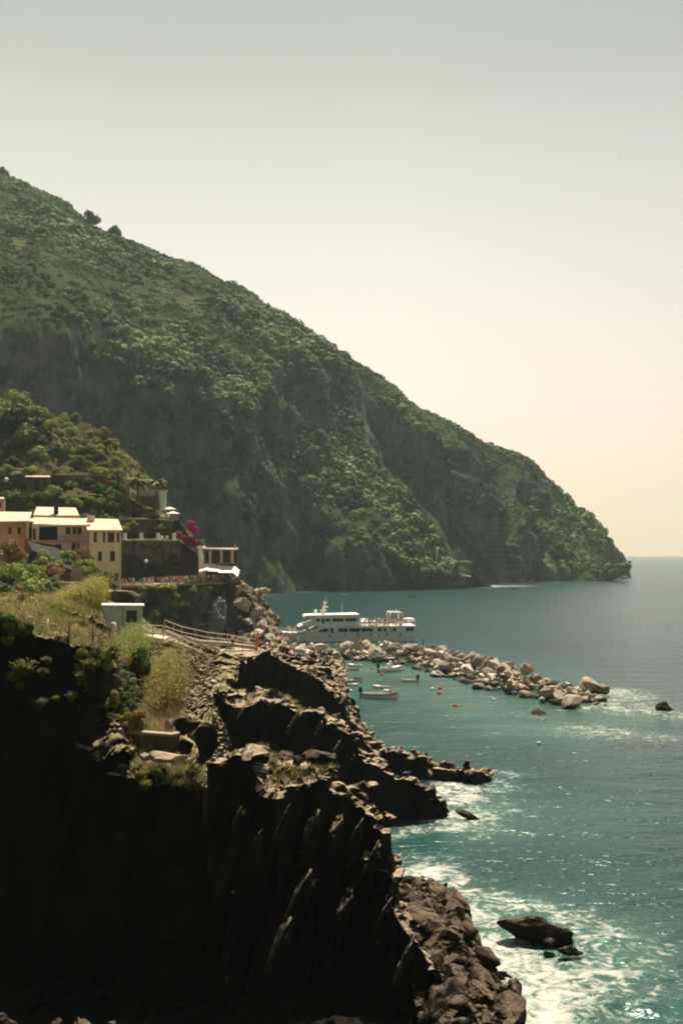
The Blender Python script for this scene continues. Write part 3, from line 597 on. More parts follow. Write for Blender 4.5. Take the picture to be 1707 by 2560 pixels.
# ------------------------------------------------------------------ plants
def leaf_mesh(name, n, seed, leaf=.16, flat=.85, tint=((.03, .05, .015), (.13, .16, .05)), shape=1.0, hollow=.55):
    """a crown of n small leaf sprays gathered in lumps, unit radius"""
    r = np.random.default_rng(seed); k = 9
    lc = r.normal(size=(k, 3)); lc /= np.linalg.norm(lc, axis=1, keepdims=True); lc *= r.uniform(.35, .72, (k, 1)); lc[:, 2] = np.abs(lc[:, 2]) * 1.1 - .38
    w = r.integers(0, k, n); d = r.normal(size=(n, 3)); d /= np.linalg.norm(d, axis=1, keepdims=True)
    rad = (hollow + (1 - hollow) * r.random(n) ** .4) * r.uniform(.28, .44, k)[w]
    c = lc[w] + d * rad[:, None]; c[:, 2] *= flat
    a = d + r.normal(size=(n, 3)) * .4; a /= np.linalg.norm(a, axis=1, keepdims=True)
    u = np.cross(a, r.normal(size=(n, 3))); u /= np.linalg.norm(u, axis=1, keepdims=True); v = np.cross(a, u); s = (leaf * r.uniform(.6, 1.25, n))[:, None]
    Vv = np.stack([c - u * s, c + v * s * .55, c + u * s, c - v * s * .55], 1).reshape(-1, 3); Q = np.arange(n * 4).reshape(-1, 4)
    t = np.clip(r.random(k)[w] * .6 + r.random(n) * .45, 0, 1)[:, None]
    C = np.repeat(np.array(tint[0]) * (1 - t) + np.array(tint[1]) * t, 4, 0)
    me = np_mesh(name, Vv, Q, False, C); return me
DARKG = ((.025, .045, .016), (.13, .18, .05)); MIDG = ((.06, .105, .025), (.33, .41, .09)); YELG = ((.10, .12, .025), (.36, .36, .08)); GREYG = ((.06, .075, .04), (.22, .24, .13)); DRYB = ((.12, .07, .03), (.33, .24, .11))
CROWNS = {nm: [] for nm in 'dark mid yellow grey dry'.split()}
for nm, t in zip(CROWNS, (DARKG, MIDG, YELG, GREYG, DRYB)):
    for k in range(3):
        me = leaf_mesh('crown', 2000, 400 + k * 7 + len(nm), leaf=.09, tint=t); me.materials.append(M['plant']); CROWNS[nm].append(me)
bark = simple('bark', (.07, .05, .035), .95, .1, .4, 6)
bush_i = [0]
def bush(px, py, d, r_px, tone, label, group=None, sq=.85, wide=1.0, cat='bush', name='bush', sink=.25):
    """a shrub whose middle is seen at (px,py), r_px photo pixels in radius"""
    k = bush_i[0]; bush_i[0] += 1
    c = P(px, py, d); r = r_px * d / F_PX
    o = empty(name, (c[0], c[1], c[2] - r * sq * .75), (k * 2.4) % 6.28)
    cr = bpy.data.objects.new('crown', CROWNS[tone][k % 3]); COL.objects.link(cr); cr.parent = o
    cr.scale = (r * wide * 1.12, r * 1.1, r * sq * 1.25); cr.location = (0, 0, r * sq * .72)
    st = MB(); rr = random.Random(k)
    for q in range(4):
        a = rr.uniform(0, 6.28); st.tube([(0, 0, -.35 * r), (math.cos(a) * .12 * r, math.sin(a) * .12 * r, .3 * r * sq), (math.cos(a) * .4 * r, math.sin(a) * .4 * r, .8 * r * sq)], [.05 * r, .04 * r, .015 * r], 5)
    st.build('stem', bark, o)
    return tag(o, label, cat, group)
def blade_mesh(name, spots, h, w, seed, tints, bend=.35, segs=3, spread=.1, leaves=0):
    """upright blades or canes rooted at spots (n,3); h (lo,hi)"""
    r = np.random.default_rng(seed); n = len(spots); hh = r.uniform(*h, n); a = r.uniform(0, 6.28, n); lean = r.uniform(.05, bend, n)
    dirx = np.stack([np.cos(a), np.sin(a), 0 * a], -1); side = np.stack([-np.sin(a * 1.7), np.cos(a * 1.7), 0 * a], -1)
    t = np.linspace(0, 1, segs + 1); wid = w * (1 - t ** 1.5 * .92)
    c = spots[:, None] + np.array([0, 0, 1]) * (hh[:, None] * t[None] * (1 - .12 * lean[:, None] * t[None]))[..., None] + dirx[:, None] * (hh[:, None] * lean[:, None] * t[None] ** 2)[..., None]
    Lp = c - side[:, None] * wid[None, :, None]; Rp = c + side[:, None] * wid[None, :, None]
    Vv = np.stack([Lp, Rp], 2).reshape(n, -1, 3); q = np.array([(2 * k, 2 * k + 1, 2 * k + 3, 2 * k + 2) for k in range(segs)])
    Q = (q[None] + np.arange(n)[:, None, None] * (2 * (segs + 1))).reshape(-1, 4)
    lo, hi, tipc = (np.array(x) for x in tints); m = r.random(n)[:, None, None]
    base = lo * (1 - m) + hi * m; tt = t[None, :, None]; C = base * (1 - tt) + tipc * (.7 + .5 * m) * tt
    C = np.repeat(C[:, :, None], 2, 2).reshape(-1, 3); Vv = Vv.reshape(-1, 3)
    if leaves:
        k = r.integers(0, n, n * leaves); f = r.uniform(.25, 1, n * leaves); seg = np.minimum((f * segs).astype(int), segs - 1); ff = (f * segs - seg)[:, None]
        root = c[k, seg] * (1 - ff) + c[k, seg + 1] * ff; al = r.uniform(0, 6.28, len(k)); ll = r.uniform(.35, .75, len(k))[:, None] * (w * 18)
        dv = np.stack([np.cos(al), np.sin(al), r.uniform(-.1, .7, len(k))], -1); sd = np.stack([-np.sin(al), np.cos(al), 0 * al], -1) * w * 1.5
        tip = root + dv * ll; mid = root + dv * ll * .5 + np.array([0, 0, .08]) * ll
        V2 = np.stack([root, mid + sd, tip, mid - sd], 1).reshape(-1, 3); Q2 = np.arange(len(V2)).reshape(-1, 4) + len(Vv)
        g = r.random(len(k))[:, None]; C2 = np.repeat((np.array(tints[1]) * (1 - g) + np.array(tints[2]) * g) * r.uniform(.6, 1.15, (len(k), 1)), 4, 0)
        Vv = np.concatenate([Vv, V2]); Q = np.concatenate([Q, Q2]); C = np.concatenate([C, C2])
    return np_mesh(name, Vv, Q, False, C)
def on_surface(H, mask_fn, count, seed, flat=.35):
    """random points on a loft grid where mask_fn(px,py,point) holds"""
    G, n, tv, tu = H; r = np.random.default_rng(seed)
    p = G.reshape(-1, 3); nn = np.abs(n.reshape(-1, 3)[:, 2])
    q = p - np.array([0, 0, CAM_H]); cz, sz = math.cos(PITCH), math.sin(PITCH); dep = q[:, 1] * cz + q[:, 2] * sz; dep = np.where(dep < 1, 1e6, dep)
    px = 853.5 + F_PX * q[:, 0] / dep; py = 1280 - F_PX * (q[:, 2] * cz - q[:, 1] * sz) / dep
    m = np.where(mask_fn(px, py, p) & (nn > flat))[0]
    if not len(m): return np.zeros((0, 3))
    k = r.choice(m, count); j = r.normal(size=(count, 3)) * np.array([.16, .16, 0]); return p[k] + j

GRASS = ((.05, .06, .015), (.21, .22, .065), (.37, .35, .14)); DRY = ((.10, .075, .03), (.33, .26, .12), (.52, .42, .23)); FRESH = ((.05, .08, .012), (.14, .19, .035), (.28, .33, .07))
def grass():
    Vs = []
    def add(name, label, mask, n, h, w, t, seed, H=SLOPE, flat=.35):
        s = on_surface(H, mask, n, seed, flat)
        if len(s): tag(link(name, blade_mesh(name, s - np.array([0, 0, .05]), h, w, seed, t, .6, 2), M['reed']), label, name.replace('_', ' '), kind='stuff')
    lawn = lambda x, y, p: (x > -60) & (x < 330) & (y < 1625) & (y > 1480) & (p[:, 1] < 110)
    add('grass', 'rough olive grass on the slope beside the white shack', lawn, 16000, (.15, .55), .025, GRASS, 1)
    add('dry_grass', 'straw coloured dry grass behind the leaning fence posts', lambda x, y, p: lawn(x, y, p) & (fbm(p * .35, 2, 3) > -.05), 12000, (.2, .6), .022, DRY, 2)
    add('fresh_grass', 'bright green fresh grass patch below the cane thicket', lambda x, y, p: (x > 105) & (x < 235) & (y > 1505) & (y < 1560) & (p[:, 1] > 56), 7000, (.15, .42), .04, FRESH, 3)
    add('ledge_grass', 'green grass on the ledge under the low stone wall', lambda x, y, p: (x > 320) & (x < 520) & (y > 1868) & (y < 1975) & (p[:, 1] < 52) & (fbm(p * .8, 2, 5) > -.15), 4500, (.08, .3), .018, GRASS, 4, flat=.5)
    add('dry_grass', 'rusty dry grass behind the low stone wall', lambda x, y, p: (x > 325) & (x < 440) & (y > 1775) & (y < 1850) & (p[:, 1] > 49), 3800, (.2, .7), .02, DRY, 5)
    add('grass', 'sparse weeds among the stones beside the stepped path', lambda x, y, p: (x > 300) & (x < 560) & (y > 1590) & (y < 1790) & (p[:, 1] > 52) & (fbm(p * .5, 2, 9) > .1), 5000, (.1, .4), .025, GRASS, 6)
    add('grass', 'grass tufts on top of the nearest black ridge', lambda x, y, p: (x > 640) & (x < 860) & (p[:, 1] > 47.5) & (y < 1965) & (fbm(p * .9, 2, 4) > -.1), 4500, (.08, .28), .018, GRASS, 7, R3, .4)
    add('grass', 'grass tufts on top of the middle black ridge', lambda x, y, p: (x > 545) & (x < 830) & (p[:, 1] > 79) & (fbm(p * .7, 2, 4) > .12), 2600, (.1, .3), .025, GRASS, 8, R2, .4)
    add('grass', 'dry weeds on the garden terraces above the houses', lambda x, y, p: (x > -50) & (x < 330) & (y < 1310) & (fbm(p * .15, 2, 4) > -.2), 15000, (.3, 1.1), .09, ((.05, .06, .015), (.17, .16, .06), (.30, .26, .12)), 10, GARDEN, .3)
grass()
def thicket(name, label, quad, n, h, seed, tints, w=.022, leaves=5, jitter=.4):
    r = np.random.default_rng(seed); q = [P(*c) for c in quad]; u, v = r.random(n)[:, None], r.random(n)[:, None]
    s = (q[0] * (1 - u) + q[1] * u) * (1 - v) + (q[3] * (1 - u) + q[2] * u) * v + r.normal(size=(n, 3)) * jitter * np.array([1, 1, .15])
    tag(link(name, blade_mesh(name, s, h, w, seed, tints, .35, 4, leaves=leaves), M['reed']), label, 'reeds', kind='stuff')
CANE = ((.05, .03, .012), (.22, .22, .05), (.42, .40, .11)); CANEG = ((.03, .032, .01), (.15, .19, .045), (.34, .36, .10))
thicket('cane_thicket', 'tall yellow green cane thicket below the yellow house', [(150, 1515, 86), (260, 1535, 84), (255, 1512, 98), (160, 1500, 98)], 900, (.8, 3.2), 11, CANE, w=.03)
thicket('cane_thicket', 'olive cane thicket growing under the white shack', [(250, 1690, 58), (345, 1700, 58), (360, 1628, 72), (265, 1618, 72)], 900, (.5, 2.6), 12, CANEG)
thicket('cane_thicket', 'brown stemmed cane thicket hanging over the low wall', [(330, 1800, 53), (460, 1780, 55), (440, 1690, 66), (360, 1700, 66)], 950, (.5, 2.8), 13, ((.16, .07, .03), (.22, .19, .06), (.38, .34, .12)))

# shrubs round the village and on the dark face
for q in [(40, 1440, 140, 52, 'mid', 'large olive bush at the edge of the picture below the orange house'), (100, 1465, 130, 40, 'mid', 'rounded grey green bush left of the cane thicket'),
          (60, 1510, 100, 36, 'dark', 'dark bush on the slope under the rounded grey green bush'), (25, 1375, 165, 42, 'dry', 'brown dried bush under the orange house wall'),
          (15, 1480, 105, 40, 'dark', 'dark shrub at the left border above the wire fence'), (125, 1498, 100, 26, 'dark', 'small dark shrub at the left foot of the cane thicket'),
          (222, 1395, 182, 20, 'dark', 'dark upright tree against the pink and yellow houses', None, 1.9), (265, 1440, 180, 26, 'dark', 'dark bush under the yellow house'),
          (232, 1425, 175, 22, 'mid', 'green bush between the cane thicket and the yellow house'), (285, 1462, 186, 16, 'dark', 'low dark bush at the right corner of the yellow house'),
          (345, 1650, 56, 38, 'dark', 'dark leafy shrub in the middle of the lower canes', None, 1.5), (300, 1660, 60, 34, 'mid', 'green shrub below the legs of the white shack'),
          (415, 1660, 68, 34, 'grey', 'grey green shrub beside the stepped path'), (390, 1730, 60, 30, 'mid', 'green shrub over the rusty dry grass'),
          (210, 1640, 50.2, 22, 'yellow', 'yellow green tuft hanging from the cliff edge by the canes'), (425, 1465, 214, 26, 'yellow', 'yellow green shrub hanging over the wall under the crowd', None, .6, 1.9),
          (375, 1468, 213, 18, 'mid', 'green shrub beside the yellow shrub under the crowd', None, .7, 1.5), (525, 1470, 219, 12, 'dark', 'dark shrub on the rock face under the restaurant')]:
    bush(*q)
rs = np.random.default_rng(5)
for k in range(64):
    px = rs.uniform(-10, 250); py = rs.uniform(1385, 1525); d = np.interp(py, [1385, 1450, 1490, 1525], [178, 135, 96, 72]) + rs.uniform(-4, 4)
    if (150 < px < 262 and py > 1425) or (px > 100 and py > 1490): continue
    bush(px, py, d, rs.uniform(18, 42), ['mid', 'grey', 'dark', 'yellow', 'mid', 'dry'][k % 6], 'tangled shrub on the slope between the houses and the fence', 'shrubs between the houses and the fence', rs.uniform(.7, 1.1))
for k in range(46):
    t = rs.random(); px = 255 + 75 * rs.random() + 30 * t; py = 1650 + 170 * t; d = np.interp(py, [1650, 1740, 1820], [55.5, 51.0, 49.8]) - rs.uniform(0, .6)
    bush(px, py, d, rs.uniform(12, 27), ['mid', 'dark', 'yellow', 'dark', 'dry', 'grey'][k % 6], 'wild shrub among the canes over the broken edge of the cliff', 'wild shrubs among the canes', rs.uniform(.8, 1.3), cat='shrub')
for k in range(14):
    px = rs.uniform(-5, 70); bush(px, 1530 + px * .55 + rs.uniform(-6, 30), 50.2, rs.uniform(14, 30), ['dark', 'dark', 'mid'][k % 3], 'dark shrub on the cliff edge at the left border', 'dark shrubs on the cliff edge', .9, cat='shrub')
for k in range(16):
    px = rs.uniform(195, 300); py = 1615 + rs.uniform(0, 90) + (300 - px) * .15
    bush(px, py, 49.9, rs.uniform(10, 24), ['mid', 'dark', 'yellow', 'grey'][k % 4], 'hanging shrub where the canes meet the black cliff', 'hanging shrubs beside the canes', rs.uniform(.8, 1.3), cat='shrub')
TUFT = []
for k in range(3):
    r_ = np.random.default_rng(700 + k); me = blade_mesh('crown', r_.normal(size=(150, 3)) * np.array([.22, .22, .12]), (.45, 1.15), .055, 710 + k, [((.03, .05, .012), (.12, .16, .04), (.26, .28, .08)), ((.04, .045, .02), (.13, .14, .06), (.24, .23, .11)), ((.05, .06, .01), (.17, .18, .04), (.33, .31, .08))][k], 1.1, 3, leaves=2); me.materials.append(M['reed']); TUFT.append(me)
for q in [(60, 1668, 49.4, 22), (118, 1650, 49.4, 10), (108, 1680, 49.3, 11), (35, 1690, 49.3, 13), (50, 1715, 49.3, 10), (100, 1757, 49.1, 15), (143, 1745, 49.2, 8), (180, 1740, 49, 12), (225, 1660, 49.6, 14), (205, 1690, 49.6, 13), (350, 1935, 46.6, 15), (362, 1960, 46.3, 14), (480, 1925, 46.8, 18), (340, 1920, 47, 12), (505, 1895, 48, 16), (20, 1600, 50, 14), (605, 2030, 46, 8)]:
    ob = bush(q[0], q[1], q[2] - .35, q[3] * 1.1, 'mid', 'small yellow green plant clinging to the black cliff face', 'plants clinging to the black cliff', 1.0, name='cliff_plant', cat='plant')
    for ch in ob.children:
        if ch.name.startswith('crown'): ch.data = TUFT[q[0] % 3]; ch.location.z = 0
# garden above the village
big = [(18, 1040, 283, 62, 'dark', 'broad dark tree crown at the upper left of the garden slope'), (70, 1085, 279, 55, 'dark', 'dark tree right of the broad dark crown'), (15, 1125, 277, 55, 'dark', 'shaded dark tree low on the left of the garden slope'),
       (40, 1000, 290, 40, 'mid', 'sunny green tree top at the left skyline of the garden'), (95, 1030, 285, 30, 'mid', 'green tree on the garden skyline'), (108, 1135, 274, 36, 'mid', 'green tree above the globe lamps'),
       (60, 985, 296, 18, 'dark', 'small dark tree standing up on the garden skyline'), (128, 1060, 282, 18, 'mid', 'green shrub left of the round clipped bush'), (180, 1078, 276, 19, 'mid', 'round clipped bush standing alone on the slope'),
       (148, 1082, 277, 15, 'dark', 'dark round shrub beside the clipped bush'), (200, 1152, 268, 24, 'dark', 'dark round tree on the garden wall'), (289, 1152, 268, 20, 'mid', 'bright round bush at the end of the upper wall'),
       (245, 1125, 276, 26, 'mid', 'green shrub between the two round bushes'), (215, 1118, 277, 22, 'yellow', 'yellow green shrub on the pale dry bank'), (255, 1080, 283, 22, 'dry', 'dry brown shrub on the right edge of the slope'), (275, 1105, 281, 16, 'dry', 'dry reddish shrub at the right edge of the slope'),
       (170, 1128, 275, 22, 'mid', 'green shrub behind the dark round tree'), (222, 1198, 262, 20, 'mid', 'green shrub hanging over the upper terrace wall'), (134, 1232, 254, 32, 'mid', 'wide green hedge in front of the dark terrace door'), (188, 1255, 250, 24, 'mid', 'light green shrub above the long pale roof'),
       (250, 1252, 249, 20, 'yellow', 'bright yellow green shrub right of the long pale roof'), (85, 1240, 252, 22, 'dark', 'dark hedge left of the wide green hedge'), (25, 1240, 252, 24, 'dark', 'dark hedge at the left border above the roofs'), (250, 1215, 256, 22, 'dark', 'dark shrub under the upper terrace wall'),
       (275, 1200, 260, 16, 'mid', 'green shrub beside the white garden wall'), (290, 1235, 254, 24, 'dark', 'dark shrub below the white garden wall'), (282, 1260, 250, 20, 'dark', 'low dark shrub between roof and palm trees'), (330, 1310, 243, 18, 'yellow', 'pale green creeper hanging over the lower terrace'),
       (315, 1322, 242, 16, 'mid', 'green creeper at the right edge of the yellow house'), (400, 1318, 243, 22, 'dark', 'dark shrub under the white parasols'), (470, 1385, 240, 26, 'grey', 'grey green shrub below the magenta blossom'), (466, 1392, 236, 14, 'yellow', 'yellow green hanging plant under the magenta blossom'), (435, 1308, 246, 18, 'grey', 'grey green shrub above the magenta blossom'), (505, 1355, 236, 12, 'dry', 'dry shrub right of the magenta blossom')]
for q in big: bush(*q)
for q in [(307, 1288, 249, 11), (327, 1288, 249, 11), (342, 1289, 249, 8), (359, 1290, 249, 8), (381, 1291, 250, 9)]:
    bush(*q, 'dark', 'small round clipped shrub in the row on the terrace wall', 'row of clipped shrubs on the terrace wall', .95)
rs = np.random.default_rng(91)
for p_ in on_surface(GARDEN, lambda x, y, p: (x > -60) & (x < 300) & (y > 985) & (y < 1300) & (p[:, 1] < 300), 120, 92, .3):
    s_ = rs.uniform(.8, 2.6); k = bush_i[0]; bush_i[0] += 1
    tone = ['mid', 'dark', 'mid', 'yellow', 'grey'][rs.integers(0, 5)]
    o = bpy.data.objects.new('garden_shrub', CROWNS[tone][k % 3]); COL.objects.link(o); o.location = p_ + np.array([0, 0, .5 * s_]); o.scale = (s_, s_, s_ * .9); o.rotation_euler.z = k
    tag(o, 'low green shrub scattered over the garden terraces', 'shrub', 'shrubs on the garden terraces')
# bougainvillea
me = leaf_mesh('blossom', 1100, 77, leaf=.10, tint=((.12, .012, .04), (.55, .04, .20)), flat=1.0, hollow=.2); me.materials.append(M['plant'])
bo = empty('bougainvillea', P(466, 1350, 237)); tag(bo, 'magenta flowering creeper cascading beside the restaurant', 'flowers')
for dx, dz, sx, sz in ((1.3, 4.2, 1.7, 1.9), (2.2, 3.0, 1.6, 1.6), (-1.6, 1.9, 1.5, 1.4), (-.4, .9, 1.9, 1.4), (1.4, .6, 2.2, 1.6), (2.4, -.2, 1.5, 1.7), (.6, -.6, 1.6, 1.5)):
    o = bpy.data.objects.new('blossom', me); COL.objects.link(o); o.parent = bo; o.location = (dx, 0, dz - .6); o.scale = (sx, 1.5, sz)
st = MB(); st.tube([(0, 0, -2), (.4, .3, 1), (1.4, .2, 3.5)], [.15, .1, .05]); st.build('stem', bark, bo)
for px, py, d, r_, lab in ((275, 1205, 257, 7, 'dark red flowering shrub on the upper terrace'), (325, 1262, 250, 8, 'dark red flowers below the palm trees'), (233, 1275, 246, 5, 'small scarlet flowers beside the long pale roof')):
    o = bpy.data.objects.new('flower_shrub', me); COL.objects.link(o); o.location = P(px, py, d); s_ = r_ * d / F_PX; o.scale = (s_ * 1.5, s_, s_); tag(o, lab, 'flowers')

rs = np.random.default_rng(17)
for k in range(30):
    if k < 18: t = rs.random(); q_ = (305 + 240 * t, 1470 + rs.uniform(0, 75), 212.5 + 8 * t - rs.uniform(0, 2.5)); tone = ['dark', 'dark', 'mid'][k % 3]
    else: t = rs.random(); q_ = (310 + 140 * t, 1360 + rs.uniform(0, 70), 231.3); tone = ['dark', 'grey', 'dark'][k % 3]
    bush(*q_, rs.uniform(6, 15), tone, 'dark creeper patch clinging to the rock around the sea terrace', 'creepers on the rock around the sea terrace', 1.0, name='creeper', cat='creeper')
# lone trees on the hill's skyline and trees with trunks in the garden
def tree(px, py, d, r_px, trunk_px, tone, label, name='tree', sq=1.05, group=None, cat='tree'):
    k = bush_i[0]; bush_i[0] += 1
    s = d / F_PX; r = r_px * s; h = trunk_px * s; c = P(px, py, d); o = empty(name, (c[0], c[1], c[2] - h - r * sq * .3), k)
    cr = bpy.data.objects.new('crown', CROWNS[tone][k % 3]); COL.objects.link(cr); cr.parent = o; cr.scale = (r * 1.1, r * 1.1, r * sq * 1.2); cr.location = (0, 0, h + r * sq * .2)
    t = MB(); t.tube([(0, 0, -.6), (.05 * r, 0, h * .5), (-.05 * r, .03 * r, h + .1 * r)], [.10 * r, .075 * r, .05 * r], 7)
    for q in range(5):
        a = q * 1.3 + k; t.tube([(0, 0, h * .75), (math.cos(a) * .3 * r, math.sin(a) * .3 * r, h + .3 * r * sq), (math.cos(a) * .65 * r, math.sin(a) * .65 * r, h + .55 * r * sq)], [.05 * r, .035 * r, .012 * r], 5)
    t.build('trunk', bark, o); return tag(o, label, cat, group)
tree(234, 540, 738, 24, 36, 'dark', 'lone round topped tree standing on the hill skyline')
tree(288, 574, 730, 19, 8, 'dark', 'smaller bushy tree right of the lone skyline tree')
tree(8, 425, 760, 18, 16, 'dark', 'tree at the left end of the hill skyline')
def palm(px, py, d, r_px, trunk_px, label):
    s = d / F_PX; r = r_px * s; h = trunk_px * s; c = P(px, py, d); o = empty('palm_tree', (c[0], c[1], c[2] - h)); rr = np.random.default_rng(int(px))
    t = MB(); t.tube([(0, 0, -.4), (.1, 0, h * .5), (0, 0, h)], [.28, .2, .22], 7); t.build('trunk', bark, o)
    Vv, Q, C = [], [], []
    for k in range(34):
        a = rr.uniform(0, 6.28); up = rr.uniform(-.2, 1.1); p_ = np.array([0, 0, h]); dv = np.array([math.cos(a), math.sin(a), up]); dv /= np.linalg.norm(dv); sd = np.array([-math.sin(a), math.cos(a), 0]); last = None; col = np.array([.07, .09, .03]) + rr.random() * np.array([.12, .11, .04])
        for q in range(6):
            w_ = .16 * r * math.sin(.35 + 2.4 * q / 5) + .02; b = len(Vv); Vv += [p_ - sd * w_ - [0, 0, w_ * .5], p_, p_ + sd * w_ - [0, 0, w_ * .5]]; C += [col] * 3
            if q: Q += [(b - 3, b - 2, b + 1, b), (b - 2, b - 1, b + 2, b + 1)]
            p_ = p_ + dv * r / 4.4; dv = dv + np.array([0, 0, -.26]); dv /= np.linalg.norm(dv)
    link('crown', np_mesh('crown', np.array(Vv), np.array(Q), False, np.array(C)), M['plant'], o)
    return tag(o, label, 'palm tree')
palm(345, 1205, 255, 31, 34, 'spreading palm tree right of the white garden wall'); palm(392, 1207, 256, 26, 34, 'palm tree behind the white pillar')
# ------------------------------------------------------------------ village
PAL = dict(yellow=(.78, .69, .47), pink=(.80, .60, .50), orange=(.70, .47, .29), red=(.36, .09, .07), cream=(.66, .54, .40), roof=(.66, .52, .40), white=(.86, .85, .80), glass=(.012, .02, .025), dark=(.012, .012, .012), shutter=(.025, .055, .05),
           redsh=(.40, .12, .07), grey=(.028, .030, .029), stone=(.30, .25, .19), wood=(.20, .13, .08), teal=(.42, .52, .50), iron=(.05, .05, .05), brown=(.10, .06, .045), pale=(.55, .58, .54), lamp=(.85, .8, .65), canvas=(.86, .82, .74), rust=(.38, .17, .09), blue=(.05, .09, .16), navy=(.02, .03, .06), buoy=(.65, .13, .06), redb=(.60, .08, .07), skin=(.46, .28, .19), hair=(.05, .035, .025))
for k, c in PAL.items(): M[k] = simple('paint_' + k, c, .35 if k == 'glass' else .8, .5 if k == 'glass' else .2, .18, 1.4)
M['wall_yellow'] = simple('yellow_plaster', PAL['yellow'], .9, .1, .22, .6); M['wall_pink'] = simple('pink_plaster', PAL['pink'], .9, .1, .25, .6); M['wall_orange'] = simple('orange_plaster', PAL['orange'], .9, .1, .3, .6)
def roof_mat():
    m, N, L, b = new_mat('pale_slate_tiles', .85, .1); tc_ = N.new('ShaderNodeTexCoord'); w = N.new('ShaderNodeTexBrick'); mp = N.new('ShaderNodeMapping'); mp.inputs['Scale'].default_value = (1.6, 1.6, 1.6)
    L.new(tc_.outputs['Object'], mp.inputs[0]); L.new(mp.outputs[0], w.inputs[0]); w.inputs['Color1'].default_value = (.80, .66, .53, 1); w.inputs['Color2'].default_value = (.70, .57, .45, 1); w.inputs['Mortar'].default_value = (.34, .26, .19, 1); w.inputs['Mortar Size'].default_value = .03
    n = noise(N, L, .8, 5, tc_.outputs['Object']); r = ramp(N, [(.3, (.7, .7, .7)), (.6, (1, 1, 1))]); L.new(n.outputs[0], r.inputs[0])
    mm = N.new('ShaderNodeMix'); mm.data_type = 'RGBA'; mm.blend_type = 'MULTIPLY'; mm.inputs[0].default_value = 1; L.new(w.outputs[0], mm.inputs[6]); L.new(r.outputs[0], mm.inputs[7]); L.new(mm.outputs[2], b.inputs['Base Color']); return m
M['roof'] = roof_mat()
def wx(px, d): return (px - 853.5) * d / F_PX * 1.0
def wz(py, d): return float(P(853.5, py, d)[2])
